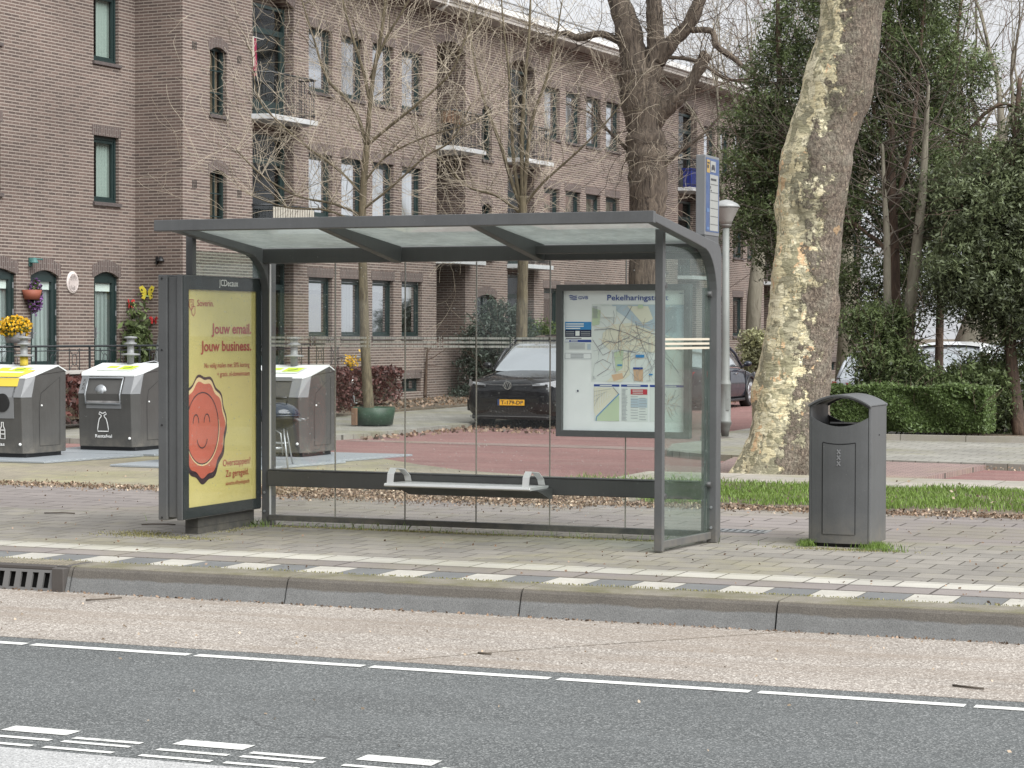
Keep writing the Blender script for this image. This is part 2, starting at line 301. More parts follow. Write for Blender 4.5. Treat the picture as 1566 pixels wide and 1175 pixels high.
def plane_bark():
    n = NT('plane_bark'); v = n.co(); sep = n.n('SeparateXYZ'); n.l(v, sep.inputs[0])
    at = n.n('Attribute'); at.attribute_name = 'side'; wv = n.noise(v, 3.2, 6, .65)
    # camera-independent: "side" is the angle round the trunk stored on the mesh
    pv = n.n('VectorMath', operation='ADD'); n.l(n.co(scale=(1, 1, .6)), pv.inputs[0])
    nn = n.n('TexNoise'); nn.inputs['Scale'].default_value = 5; nn.inputs['Detail'].default_value = 3; n.l(v, nn.inputs['Vector'])
    scl = n.n('VectorMath', operation='SCALE'); n.l(nn.outputs[1], scl.inputs[0]); scl.inputs['Scale'].default_value = .55; n.l(scl.outputs[0], pv.inputs[1])
    vo = n.n('TexVoronoi'); vo.inputs['Scale'].default_value = 6.5; n.l(pv.outputs[0], vo.inputs['Vector']); sc_ = n.n('SeparateColor'); n.l(vo.outputs['Color'], sc_.inputs[0])
    vo2 = n.n('TexVoronoi'); vo2.inputs['Scale'].default_value = 19; n.l(pv.outputs[0], vo2.inputs['Vector']); sc2 = n.n('SeparateColor'); n.l(vo2.outputs['Color'], sc2.inputs[0])
    pal = [(0, (.50, .44, .28)), (.18, (.255, .235, .15)), (.34, (.56, .51, .36)), (.50, (.20, .185, .125)), (.62, (.46, .41, .27)), (.78, (.30, .275, .19)), (.94, (.52, .36, .21))]
    r1 = n.ramp(sc_.outputs[0], pal); r2 = n.ramp(sc2.outputs[0], pal)
    for x in n.t.nodes:
        if x.type == 'VALTORGB': x.color_ramp.interpolation = 'CONSTANT'
    pale = n.mix(n.mr(wv, .50, .58), r1, r2)
    ve = n.n('TexVoronoi', feature='DISTANCE_TO_EDGE'); ve.inputs['Scale'].default_value = 6.5; n.l(pv.outputs[0], ve.inputs['Vector'])
    pale = n.mix(n.mr(ve.outputs['Distance'], .0, .03, .3, 0), pale, (.13, .115, .075))
    pf = n.n('VectorMath', operation='SCALE'); n.l(pale, pf.inputs[0]); n.l(n.math('MULTIPLY', n.mr(n.noise(v, 45, 5, .7), .3, .7, .9, 1.4), n.mr(n.noise(v, 1.6, 5, .7), .3, .7, .95, 1.25)), pf.inputs['Scale']); pale = pf.outputs[0]
    spot = n.mr(n.noise(n.co(loc=(9, 2, 7)), 11, 5, .7), .60, .66); pale = n.mix(n.math('MULTIPLY', spot, .8), pale, (.12, .10, .07))
    rv = n.co(scale=(1, 1, .55)); q = n.noise(rv, 34, 6, .7); q2 = n.noise(v, 6, 6, .7)
    brown = n.mix(n.mr(q, .4, .62), (.12, .092, .072), (.48, .39, .30)); flk = n.voro(n.co(scale=(1, 1, .6)), 26); brown = n.mix(n.mr(flk, .25, .55, 0, .5), brown, (.12, .094, .074)); brown = n.mix(n.mr(q2, .45, .62, 0, .75), brown, n.mix(n.mr(q, .35, .6), (.16, .14, .105), (.33, .30, .235)))
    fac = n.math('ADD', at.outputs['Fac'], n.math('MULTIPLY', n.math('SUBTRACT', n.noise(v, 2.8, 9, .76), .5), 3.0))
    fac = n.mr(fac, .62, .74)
    # bare orange scars
    sc3 = n.mr(n.noise(n.co(loc=(3, 5, 2)), 2.3, 4, .6), .66, .68)
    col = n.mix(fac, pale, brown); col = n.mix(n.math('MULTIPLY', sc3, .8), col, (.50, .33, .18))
    n.col(col); n.rough(.88); hh = n.math('ADD', n.math('ADD', n.math('MULTIPLY', n.noise(n.co(scale=(1, 1, 3)), 5, 5, .6), .9), n.math('MULTIPLY', n.math('MULTIPLY', q, fac), 1.5)), n.math('MULTIPLY', sc_.outputs[0], .35))
    n.bump(hh, 1.0, .05); return n.m
MAT['plane'] = plane_bark()
def leaf_mat(name, c, var=.5, trans=.25):
    n = NT(name); oi = n.n('TexCoord'); at = n.n('Attribute'); at.attribute_name = 'tone'
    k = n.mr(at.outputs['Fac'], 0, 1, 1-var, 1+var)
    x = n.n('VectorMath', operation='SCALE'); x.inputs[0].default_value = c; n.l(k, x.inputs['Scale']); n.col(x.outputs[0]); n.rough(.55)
    tl = n.n('BsdfTranslucent'); n.l(x.outputs[0], tl.inputs[0]); mm = n.n('MixShader'); mm.inputs[0].default_value = trans
    n.l(n.b.outputs[0], mm.inputs[1]); n.l(tl.outputs[0], mm.inputs[2]); n.l(mm.outputs[0], n.out.inputs[0]); return n.m
MAT['yew'] = leaf_mat('yew_leaves', (.115, .15, .058), .7)
MAT['yew2'] = leaf_mat('olive_leaves', (.12, .145, .07), .65)
MAT['hedge'] = leaf_mat('hedge_leaves', (.10, .145, .045), .55)
MAT['redhedge'] = leaf_mat('red_hedge_leaves', (.11, .045, .038), .6)
MAT['conifer'] = leaf_mat('conifer_leaves', (.07, .095, .07))
MAT['grass'] = leaf_mat('grass_blades', (.17, .255, .055), .5, .35)
MAT['drygrass'] = leaf_mat('pale_blades', (.26, .24, .10), .5, .3)
MAT['litter'] = leaf_mat('dead_leaves', (.20, .135, .09), .7, .1)
MAT['litter_pale'] = leaf_mat('pale_dead_leaves', (.36, .28, .20), .5, .1)
MAT['yellow_fl'] = leaf_mat('yellow_petals', (.70, .42, .02), .4)
MAT['purple_fl'] = leaf_mat('purple_petals', (.22, .10, .28), .9)
MAT['shrub_pale'] = leaf_mat('variegated_leaves', (.30, .30, .16), .6)
def flat(name, c, rough=.6, metal=0): 
    if name not in MAT: MAT[name] = simple(name, c, rough, metal, .04, 5)
    return MAT[name]

# ------------------------------------------------------------------ mesh builder
class MB:
    def __init__(s): s.v = []; s.f = []; s.mi = []; s.sm = []; s.cur = 0
    def mat(s, i): s.cur = i; return s
    def add(s, vs, fs, smooth=False):
        o = len(s.v); s.v += [tuple(p) for p in vs]
        for q in fs: s.f.append(tuple(i+o for i in q)); s.mi.append(s.cur); s.sm.append(smooth)
        return s
    def box(s, x0, x1, y0, y1, z0, z1):
        if x0 > x1: x0, x1 = x1, x0
        if y0 > y1: y0, y1 = y1, y0
        if z0 > z1: z0, z1 = z1, z0
        return s.add([(x0,y0,z0),(x1,y0,z0),(x1,y1,z0),(x0,y1,z0),(x0,y0,z1),(x1,y0,z1),(x1,y1,z1),(x0,y1,z1)],
                     [(0,3,2,1),(4,5,6,7),(0,1,5,4),(1,2,6,5),(2,3,7,6),(3,0,4,7)])
    def prism(s, poly, a, b, axis='z', smooth=False):
        # poly: 2-D points; axis z -> (x,y), axis x -> (y,z), axis y -> (x,z)
        def P(p, t): return {'z': (p[0], p[1], t), 'x': (t, p[0], p[1]), 'y': (p[0], t, p[1])}[axis]
        n = len(poly); s.add([P(p, a) for p in poly]+[P(p, b) for p in poly], [tuple(range(n))[::-1], tuple(range(n, 2*n))])
        o = len(s.v)-2*n
        for i in range(n):
            j = (i+1) % n; s.f.append((o+i, o+j, o+n+j, o+n+i)); s.mi.append(s.cur); s.sm.append(smooth)
        return s
    def ring(s, outer, inner, a, b, axis='y', smooth=False):
        def P(p, t): return {'z': (p[0], p[1], t), 'x': (t, p[0], p[1]), 'y': (p[0], t, p[1])}[axis]
        n = len(outer); o = len(s.v)
        s.v += [P(p, a) for p in outer]+[P(p, a) for p in inner]+[P(p, b) for p in outer]+[P(p, b) for p in inner]
        for i in range(n):
            j = (i+1) % n
            for q, sm in (((i, j, n+j, n+i), False), ((2*n+i, 3*n+i, 3*n+j, 2*n+j), False), ((i, 2*n+i, 2*n+j, j), smooth), ((n+i, n+j, 3*n+j, 3*n+i), smooth)):
                s.f.append(tuple(o+k for k in q)); s.mi.append(s.cur); s.sm.append(sm)
        return s
    def tube(s, pts, rad, n=8, cap=True, smooth=True, twist=0):
        pts = [Vector(p) for p in pts]; m = len(pts)
        if not hasattr(rad, '__len__'): rad = [rad]*m
        up = None; vs = []
        for i, p in enumerate(pts):
            d = (pts[min(i+1, m-1)]-pts[max(i-1, 0)])
            d = d.normalized() if d.length > 1e-9 else Vector((0, 0, 1))
            if up is None: up = Vector((1, 0, 0)) if abs(d.x) < .8 else Vector((0, 1, 0))
            a = (up - d*up.dot(d)).normalized(); b = d.cross(a); up = a
            for k in range(n):
                t = 2*math.pi*k/n+twist; vs.append(p+(a*math.cos(t)+b*math.sin(t))*rad[i])
        fs = [(i*n+k, i*n+(k+1) % n, (i+1)*n+(k+1) % n, (i+1)*n+k) for i in range(m-1) for k in range(n)]
        s.add(vs, fs, smooth)
        if cap: s.f.append(tuple(len(s.v)-len(vs)+k for k in range(n))[::-1]); s.f.append(tuple(len(s.v)-n+k for k in range(n))); s.mi += [s.cur]*2; s.sm += [False]*2
        return s
    def cyl(s, p0, p1, r0, r1=None, n=16): return s.tube([p0, p1], [r0, r0 if r1 is None else r1], n)
    def lathe(s, prof, c=(0, 0, 0), n=24, axis='z', smooth=True):
        vs = []
        for (r, h) in prof:
            for k in range(n):
                t = 2*math.pi*k/n; q = (r*math.cos(t), r*math.sin(t), h) if axis == 'z' else ((r*math.cos(t), h, r*math.sin(t)) if axis == 'y' else (h, r*math.cos(t), r*math.sin(t)))
                vs.append((c[0]+q[0], c[1]+q[1], c[2]+q[2]))
        m = len(prof)
        fs = [(i*n+k, i*n+(k+1) % n, (i+1)*n+(k+1) % n, (i+1)*n+k) for i in range(m-1) for k in range(n)]
        o = len(s.v); s.add(vs, fs, smooth)
        for a in (0, m-1):
            if prof[a][0] > 1e-4: s.f.append(tuple(o+a*n+k for k in range(n))); s.mi.append(s.cur); s.sm.append(False)
        return s
    def ball(s, c, rx, ry=None, rz=None, n=12, m=8):
        ry = ry or rx; rz = rz or rx; vs = []; fs = []
        for i in range(m+1):
            a = math.pi*i/m
            for k in range(n): t = 2*math.pi*k/n; vs.append((c[0]+rx*math.sin(a)*math.cos(t), c[1]+ry*math.sin(a)*math.sin(t), c[2]+rz*math.cos(a)))
        for i in range(m):
            for k in range(n): fs.append((i*n+k, (i+1)*n+k, (i+1)*n+(k+1) % n, i*n+(k+1) % n))
        return s.add(vs, fs, True)
    def xf(s, mtx, start=0):
        for i in range(start, len(s.v)): s.v[i] = tuple(mtx @ Vector(s.v[i]))
        return s
    def build(s, name, mats, parent=None, loc=None, bevel=0, rot=None, kind=None, recalc=True):
        me = bpy.data.meshes.new(name); me.from_pydata(s.v, [], s.f)
        for m in (mats if isinstance(mats, (list, tuple)) else [mats]): me.materials.append(MAT[m] if isinstance(m, str) else m)
        me.polygons.foreach_set('material_index', s.mi); me.polygons.foreach_set('use_smooth', s.sm); me.update()
        if recalc and len(s.f) < 60000:
            import bmesh
            bm = bmesh.new(); bm.from_mesh(me); bmesh.ops.recalc_face_normals(bm, faces=bm.faces); bm.to_mesh(me); bm.free()
        o = bpy.data.objects.new(name, me); COL.objects.link(o)
        if parent: o.parent = parent
        if loc: o.location = loc
        if rot: o.rotation_euler = rot
        if bevel:
            md = o.modifiers.new('bevel', 'BEVEL'); md.width = bevel; md.segments = 2; md.limit_method = 'ANGLE'; md.angle_limit = R(40); md.harden_normals = False
        if kind: o['kind'] = kind
        return o

def thing(name, label, cat, loc=(0, 0, 0), rz=0, group=None):
    o = bpy.data.objects.new(name, None); COL.objects.link(o); o.location = loc; o.rotation_euler = (0, 0, rz); o.empty_display_size = .2
    return tag(o, label, cat, group)
def tag(o, label, cat, group=None):
    o['label'] = label; o['category'] = cat
    if group: o['group'] = group
    return o
def copy_tree(o, parent=None):
    c = o.copy(); COL.objects.link(c)
    if parent: c.parent = parent
    for ch in list(o.children): copy_tree(ch, c)
    return c

_tc = {}
def text_geo(body, bold=0.0):
    key = (body, bold)
    if key in _tc: return _tc[key]
    cu = bpy.data.curves.new('t', 'FONT'); cu.body = body; cu.size = 1; cu.offset = bold; cu.resolution_u = 3; cu.fill_mode = 'FRONT'
    o = bpy.data.objects.new('t', cu); COL.objects.link(o); bpy.context.view_layer.update()
    dg = bpy.context.evaluated_depsgraph_get(); me = bpy.data.meshes.new_from_object(o.evaluated_get(dg))
    vs = [(p.co.x, p.co.y) for p in me.vertices]; fs = [tuple(p.vertices) for p in me.polygons]
    bpy.data.objects.remove(o); bpy.data.curves.remove(cu); bpy.data.meshes.remove(me)
    _tc[key] = (vs, fs); return vs, fs
def put_text(mb, body, place, u0, u1, v, h, bold=0.0):
    """lettering u0..u1 wide, baseline v, size h (cap about .7 h) put on a surface by place(u, v)"""
    vs, fs = text_geo(body, bold)
    if not vs: return
    a = min(p[0] for p in vs); b = max(p[0] for p in vs); k = (u1-u0)/(b-a)
    mb.add([place(u0+(p[0]-a)*k, v+p[1]*h) for p in vs], fs)
def put_rect(mb, place, u0, u1, v0, v1): mb.add([place(u0, v0), place(u1, v0), place(u1, v1), place(u0, v1)], [(0, 1, 2, 3)])
def put_poly(mb, place, pts): mb.add([place(*p) for p in pts], [tuple(range(len(pts)))])
def put_line(mb, place, pts, w):
    """ribbon along 2-D points"""
    n = len(pts); L_ = []; R_ = []
    for i in range(n):
        a = pts[max(i-1, 0)]; b = pts[min(i+1, n-1)]
        if n > 2 and pts[0] == pts[-1]:
            if i == 0: a = pts[-2]
            if i == n-1: b = pts[1]
        dx, dy = b[0]-a[0], b[1]-a[1]; l = math.hypot(dx, dy) or 1; nx, ny = -dy/l*w/2, dx/l*w/2
        L_.append(place(pts[i][0]+nx, pts[i][1]+ny)); R_.append(place(pts[i][0]-nx, pts[i][1]-ny))
    mb.add(L_+R_, [(i, i+1, n+i+1, n+i) for i in range(n-1)])
def circle(cx, cy, r, n=28, ry=None, a0=0, a1=2*math.pi):
    ry = ry or r; return [(cx+r*math.cos(a0+(a1-a0)*i/n), cy+ry*math.sin(a0+(a1-a0)*i/n)) for i in range(n+1)]

# leaves: every row of pts becomes one leaf-sized quad, built as one mesh
def leaf_obj(name, pts, size, mat, parent=None, aspect=1.8, up=0.0, kind=None, tone=None, droop=None, loc=None):
    pts = np.asarray(pts, float); n = len(pts)
    size = np.broadcast_to(size, (n,)).astype(float)*rng.uniform(.6, 1.35, n)
    d = rng.normal(size=(n, 3)); d[:, 2] += up*2; d /= np.linalg.norm(d, axis=1)[:, None]
    q = rng.normal(size=(n, 3)); q -= (q*d).sum(1)[:, None]*d; q /= np.linalg.norm(q, axis=1)[:, None]
    a = d*(size*aspect*.5)[:, None]; b = q*(size*.5)[:, None]
    v = np.stack([pts-a, pts+b*.9-a*.1, pts+a, pts-b*.9-a*.1], 1).reshape(-1, 3)
    me = bpy.data.meshes.new(name); me.vertices.add(4*n); me.vertices.foreach_set('co', v.ravel())
    me.loops.add(4*n); me.loops.foreach_set('vertex_index', np.arange(4*n, dtype=np.int32))
    me.polygons.add(n); me.polygons.foreach_set('loop_start', np.arange(0, 4*n, 4, dtype=np.int32)); me.polygons.foreach_set('loop_total', np.full(n, 4, dtype=np.int32))
    if tone is None: tone = rng.uniform(0, 1, n)
    at = me.attributes.new('tone', 'FLOAT', 'FACE'); at.data.foreach_set('value', np.clip(tone, 0, 1).astype(np.float32))
    me.materials.append(MAT[mat]); me.update(calc_edges=True)
    o = bpy.data.objects.new(name, me); COL.objects.link(o)
    if parent: o.parent = parent
    if loc: o.location = loc
    if kind: o['kind'] = kind
    return o

def grow(mb, p, d, length, rad, depth, spread=.5, grav=.0, nseg=4, split=3, shrink=.68, twig_mi=None, sides=5, wob=.18, out=None, minr=.003):
    """a limb that wanders, tapers and forks"""
    pts = [Vector(p)]; rads = [rad]; d = Vector(d).normalized()
    for i in range(nseg):
        d = (d+Vector((random.gauss(0, wob), random.gauss(0, wob), random.gauss(0, wob)+grav))).normalized()
        pts.append(pts[-1]+d*length/nseg); rads.append(max(minr, rad*(1-(1-shrink*.8)*(i+1)/nseg)))
    if twig_mi is not None: mb.cur = twig_mi(rad)
    mb.tube(pts, rads, max(3, sides if rad > .02 else 3), cap=False)
    if out is not None: out.append((pts, rad))
    if depth <= 0: return
    for k in range(split):
        i = nseg if k == 0 else random.randint(max(1, nseg//2), nseg)
        q = pts[i]; ax = Vector((random.gauss(0, 1), random.gauss(0, 1), random.gauss(0, 1))); ax -= d*ax.dot(d); ax.normalize()
        s_ = spread*(.35 if k == 0 else random.uniform(.7, 1.3))
        nd = d*math.cos(s_)+ax*math.sin(s_)
        grow(mb, q, nd, length*random.uniform(.6, .85), max(minr, rads[i]*(.85 if k == 0 else random.uniform(.45, .7))), depth-1, spread, grav, nseg, split, shrink, twig_mi, sides, wob, out, minr)

# ------------------------------------------------------------------ the ground
def sheet(name, poly, z, mat, thick=0.0):
    mb = MB()
    if thick: mb.prism(poly, z-thick, z)
    else: mb.add([(x, y, z) for x, y in poly], [tuple(range(len(poly)))])
    return mb.build(name, mat, kind='structure')
def rect(x0, x1, y0, y1): return [(x0, y0), (x1, y0), (x1, y1), (x0, y1)]
XA, XB = -70, 40
sheet('ground', rect(-400, 400, -200, 700), -.30, 'soil')
sheet('road', rect(XA, XB, 8.053, 10.975), -.1775, 'asphalt', .1)
sheet('road_centre_band', rect(XA, XB, 6.814, 8.053), -.1765, 'greyband', .1)
sheet('road_near_lane', rect(XA, XB, -12, 6.814), -.1775, 'asphalt', .1)
sheet('gutter_band', rect(XA, XB, 10.975, 13.06), -.1745, 'sandband', .1)
# sloped bus kerb in blocks
prof = [(13.005, -.27), (13.005, -.178), (13.018, -.14), (13.030, -.10), (13.044, -.06), (13.058, -.025), (13.075, -.008), (13.10, 0), (13.385, 0), (13.385, -.27)]
mb = MB()
x = -5.18-1.69*30
while x < 30:
    a_, b_ = x+.006, x+1.684
    for p_, q_ in (((a_, min(b_, -9.588)), (max(a_, -8.592), b_)) if a_ < -8.592 and b_ > -9.588 else ((a_, b_),)):
        if q_ > p_: mb.prism(prof, p_, q_, 'x')
    x += 1.69
mb.build('kerb', 'kerb', kind='structure')
sheet('kerb_bedding', rect(XA, XB, 12.95, 13.42), -.26, 'soil')
sheet('check_tiles', rect(XA, XB, 13.395, 13.78), -.002, 'check', .1)
sheet('dark_tile_row', rect(XA, XB, 13.785, 14.13), 0, 'tiles_pink', .1)
sheet('white_tile_row', rect(XA, XB, 14.135, 14.46), 0.001, 'tiles_white', .1)
sheet('pavement', rect(XA, XB, 14.465, 17.2), 0, 'tiles', .1)
sheet('walking_pavement', rect(XA, XB, 17.2, 19.72), 0.0, 'tiles_pink', .1)
vc = [(-7.9, 23.3), (-8.9, 23.42), (-9.6, 23.65), (-10.26, 24.0), (-11.2, 24.8), (-12.19, 25.8), (-12.9, 26.2), (-14, 26.35)]
sheet('verge', [(XA, 19.72), (-6.9, 19.72), (-6.9, 23.3)]+vc+[(XA, 26.4)], 0, 'verge', .2)
sheet('lawn_soil', rect(-6.9, XB, 19.72, 23.32), -.004, 'soil', .2)
sheet('kerb_strip', rect(-8.2, XB, 23.32, 24.78), .0, 'strip', .2)
sheet('side_street', rect(XA, XB, 24.0, 95), -.085, 'red', .1)
sheet('brick_parking_strip', [(-7.6, 24.8), (-5.05, 24.8), (-4.75, 28.4), (-8.2, 28.4)], -.02, 'brickpave', .1)
sheet('far_pavement', [(XA, 28.75), (-18.7, 28.75), (-17.4, 29.1), (-16.4, 29.8), (-15.75, 30.8), (-15.5, 32), (-15.3, 95), (XA, 95)], -.005, 'paved_far', .2)
sheet('garden_soil', [(-22.6, 36.5), (-19.1, 36.5), (-18.7, 95), (-21, 95)], .03, 'soil', .1)
rp = [(-8.6, 28.5), (-4.2, 27.95), (XB, 27.6), (XB, 33.4), (-9.6, 33.4), (-9.9, 31), (-9.4, 29.2)]
sheet('corner_pavement', rp, 0, 'paved_far', .2)
sheet('corner_pavement_far', [(-10.2, 33.4), (-7.3, 33.4), (-7.3, 37.5), (-9.9, 37.6), (-10.3, 37.0)], 0, 'paved_far', .2)
sheet('planting_bed', [(-7.28, 33.52), (XB, 33.52), (XB, 39.5), (-7.28, 39.5)], .03, 'soil', .2)
mb = MB(); mb.box(-7.4, XB, 33.4, 33.52, -.1, .09); mb.build('bed_edging', 'strip', kind='structure')
# concrete band (speed table edge) across the side street, and the lighter strip by the kerb
sheet('side_street_band', [(-15.4, 31.2), (-9.9, 30.6), (-9.9, 31.35), (-15.4, 31.65)], -.081, 'brickpave')
# painted marks
mb = MB()
for i in range(-8, 12):
    x0 = -6.236+1.0893*i
    mb.add([(x0, 10.712, -.1740), (x0+1.043, 10.712, -.1740), (x0+1.043, 10.795, -.1740), (x0, 10.795, -.1740)], [(0, 1, 2, 3)])
mb.build('edge_line_marking', 'paint', kind='structure')
mb = MB()
def dash(x0, x1, y0, y1): mb.add([(x0, y0, -.1740), (x1, y0, -.1740), (x1, y1, -.1740), (x0, y1, -.1740)], [(0, 1, 2, 3)])
for k in range(-6, 14):
    b = -5.885+.9003*k
    for y0, y1 in ((8.384, 8.503), (8.239, 8.281), (8.095, 8.136)): dash(b, b+.352, y0, y1)
    b += .413
    for y0, y1 in ((8.327, 8.374), (8.239, 8.281), (8.095, 8.136)): dash(b, b+.352, y0, y1)
mb.build('centre_line_marking', 'paint', kind='structure')
# cast iron street gully let into the kerb
g = thing('street_drain', 'cast iron gully with slotted inlet set in the kerb face', 'drain', (-9.09, 13.0, -.178))
flat('cast_iron', (.105, .095, .088), .55, .4); flat('worn_iron', (.17, .165, .16), .5, .4)
mb = MB(); mb.box(-.495, .495, .062, .383, .13, .179).box(-.495, -.40, -.012, .062, 0, .168).box(.40, .495, -.012, .062, 0, .168).box(-.40, .40, .04, .062, .148, .174)
mb.build('frame', 'cast_iron', g, bevel=.005)
mb = MB(); mb.box(-.40, .40, .075, .08, -.05, .147); mb.build('sump', 'hole', g)
mb = MB()
def facebar(u0, u1, z0, z1):
    y = lambda z: -.006+.045*z/.15
    mb.add([(u0, y(z0), z0), (u1, y(z0), z0), (u1, y(z1), z1), (u0, y(z1), z1), (u0, y(z0)+.02, z0), (u1, y(z0)+.02, z0), (u1, y(z1)+.02, z1), (u0, y(z1)+.02, z1)], [(0, 1, 2, 3), (4, 7, 6, 5), (0, 4, 5, 1), (1, 5, 6, 2), (2, 6, 7, 3), (3, 7, 4, 0)])
facebar(-.40, .40, .0, .022); facebar(-.40, .40, .128, .147)
for i in range(9): facebar(-.40+.095*i, -.40+.095*i+.045, .0221, .1279)
mb.build('inlet_grate', 'worn_iron', g)
mb = MB()
for i in range(30): mb.box(-.47+.031*i, -.47+.031*i+.018, .09, .36, .179, .183)
mb.build('tread_lid', 'verge', g)
g = thing('pavement_drain', 'small slotted metal drain cover in the pavement behind the shelter and litter bin', 'drain', (-5.02, 17.55, 0))
mb = MB(); mb.ring([(-.25, -.12), (.25, -.12), (.25, .12), (-.25, .12)], [(-.22, -.09), (.22, -.09), (.22, .09), (-.22, .09)], -.02, .008, 'z')
for i in range(7): mb.box(-.2+.06*i, -.17+.06*i, -.09, .09, -.02, .006)
mb.build('grate', 'galv', g); mb = MB(); mb.box(-.22, .22, -.09, .09, .0005, .002); mb.build('pit', 'hole', g)

# ------------------------------------------------------------------ grass, leaf litter, twigs
def litter(name, pts, mat, size=.04, kind='stuff', **k):
    p = np.asarray(pts, float); return leaf_obj(name, p, size, mat, kind=kind, aspect=1.3, **k)
def scat(n, x0, x1, y0, y1, z0=.004, z1=.018): return np.stack([rng.uniform(x0, x1, n), rng.uniform(y0, y1, n), rng.uniform(z0, z1, n)], 1)
# lawn: blades in tufts
def density(x, y): return .5+.5*np.sin(x*2.1+np.sin(y*3))*np.sin(y*2.7+x*.7)
def blades(name, pts, h, mat, w=.006, kind='stuff'):
    pts = np.asarray(pts); n = len(pts); h = h*rng.uniform(.35, 1.2, n)*(.55+.6*density(pts[:, 0]*1.7+2, pts[:, 1]*1.9))
    lean = rng.normal(0, .35, (n, 2)); wd = rng.uniform(0, 6.28, n)
    a = np.stack([np.cos(wd)*w/2, np.sin(wd)*w/2, np.zeros(n)], 1)
    tip = pts+np.stack([lean[:, 0]*h, lean[:, 1]*h, h], 1); mid = pts+np.stack([lean[:, 0]*h*.3, lean[:, 1]*h*.3, h*.55], 1)
    v = np.stack([pts-a, pts+a, mid+a*.8, tip, mid-a*.8], 1).reshape(-1, 3)
    me = bpy.data.meshes.new(name); me.vertices.add(5*n); me.vertices.foreach_set('co', v.ravel()); me.loops.add(5*n); me.loops.foreach_set('vertex_index', np.arange(5*n, dtype=np.int32))
    me.polygons.add(n); me.polygons.foreach_set('loop_start', np.arange(0, 5*n, 5, dtype=np.int32)); me.polygons.foreach_set('loop_total', np.full(n, 5, dtype=np.int32))
    at = me.attributes.new('tone', 'FLOAT', 'FACE'); at.data.foreach_set('value', rng.uniform(0, 1, n).astype(np.float32))
    me.materials.append(MAT[mat]); me.update(calc_edges=True); o = bpy.data.objects.new(name, me); COL.objects.link(o); o['kind'] = kind; return o
n = 70000; X = rng.uniform(-6.9, 3.5, n); Y = rng.uniform(20.05, 23.3, n); keep = (rng.uniform(0, 1, n) < .10+.9*density(X*1.3, Y*1.4)) & (Y > 20.15+.35*np.sin(X*1.7)*np.sin(X*5.1)+.15)
blades('grass', np.stack([X[keep], Y[keep], np.full(keep.sum(), -.004)], 1), .062, 'grass', .009)
n = 5000; X = rng.uniform(-12.2, -6.9, n); Y = 22.9+rng.normal(0, .35, n)+(X+6.9)*-.02; blades('verge_grass', np.stack([X, Y, np.full(n, 0.)], 1)[(X > -8.6) & (rng.uniform(0, 1, n) < .5)], .07, 'grass', .008)
litter('pale_petals', scat(90, -6.9, 3, 20.4, 23.2, .05, .08), 'litter_pale', .03)
litter('leaf_litter', np.concatenate([np.stack([rng.uniform(-14.5, 3, 9000), 19.86+rng.normal(0, .17, 9000), rng.uniform(.002, .02, 9000)], 1),
       np.stack([rng.uniform(-11.2, -7.0, 9000), 20.0+rng.normal(0, .42, 9000), rng.uniform(.002, .025, 9000)], 1)]), 'litter', .022)
litter('pale_leaf_litter', np.concatenate([np.stack([rng.uniform(-14.5, 3, 1500), 19.84+rng.normal(0, .2, 1500), rng.uniform(.004, .02, 1500)], 1),
       np.stack([rng.uniform(-11.2, -7, 1600), 20.0+rng.normal(0, .4, 1600), rng.uniform(.008, .03, 1600)], 1),
       np.stack([rng.uniform(-7.5, 2, 900), 0*rng.uniform(0, 1, 900)+28.0+rng.normal(0, .16, 900), rng.uniform(-.07, -.03, 900)], 1)]), 'litter_pale', .026)
litter('street_leaves', np.concatenate([np.stack([-15.2+rng.normal(0, .14, 900), rng.uniform(31.5, 60, 900), rng.uniform(-.08, -.04, 900)], 1),
       np.stack([rng.uniform(-15.6, -13.2, 500), rng.uniform(34.5, 40, 500), rng.uniform(-.08, -.05, 500)], 1),
       np.stack([rng.uniform(-22, -19.2, 2600), rng.uniform(37, 62, 2600), rng.uniform(.03, .06, 2600)], 1)]), 'litter', .06)
litter('scattered_debris', np.concatenate([scat(420, -13, 1, 14.5, 19.6, .002, .01), scat(90, -13, 1, 13.4, 14.4, .002, .008), scat(200, -14.5, -7, 20.5, 24.5, .002, .01),
       np.stack([rng.uniform(-11, 1, 700), 12.98+rng.normal(0, .02, 700), rng.uniform(-.173, -.166, 700)], 1)]), 'litter', .018)
litter('road_grit', np.concatenate([np.stack([rng.uniform(-11, 1, 140), rng.uniform(11.05, 12.9, 140), np.full(140, -.171)], 1), np.stack([rng.uniform(-11, 1, 40), rng.uniform(8.7, 10.6, 40), np.full(40, -.173)], 1)]), 'litter_pale', .016)
# moss and grass in the joints and along foot of things
def tuft(n, cx, cy, sx, sy, z=0): return np.stack([cx+rng.normal(0, sx, n), cy+rng.normal(0, sy, n), np.full(n, z, float)], 1)
blades('joint_grass', np.concatenate([tuft(130, -7.0, 16.46, 1.2, .012), tuft(260, -4.19, 16.56, .035, .05), tuft(420, -3.68, 16.62, .06, .06), tuft(160, -3.6, 16.4, .12, .06), tuft(60, -8.85, 16.35, .08, .04), tuft(40, -8.0, 16.45, .4, .02)]), .075, 'grass', .005)
blades('low_moss', np.concatenate([np.stack([rng.uniform(-8.8, -5.1, 2600), rng.normal(16.44, .03, 2600), np.zeros(2600)], 1), tuft(900, -9.45, 15.35, .16, .12), tuft(500, -9.0, 15.2, .2, .05), tuft(700, -3.9, 16.36, .26, .05), tuft(260, -8.9, 16.0, .05, .3), tuft(900, -4.0, 13.40, 2.4, .012), np.stack([rng.uniform(-11, -1, 700), rng.normal(13.39, .012, 700), np.zeros(700)], 1)]), .014, 'drygrass', .007)
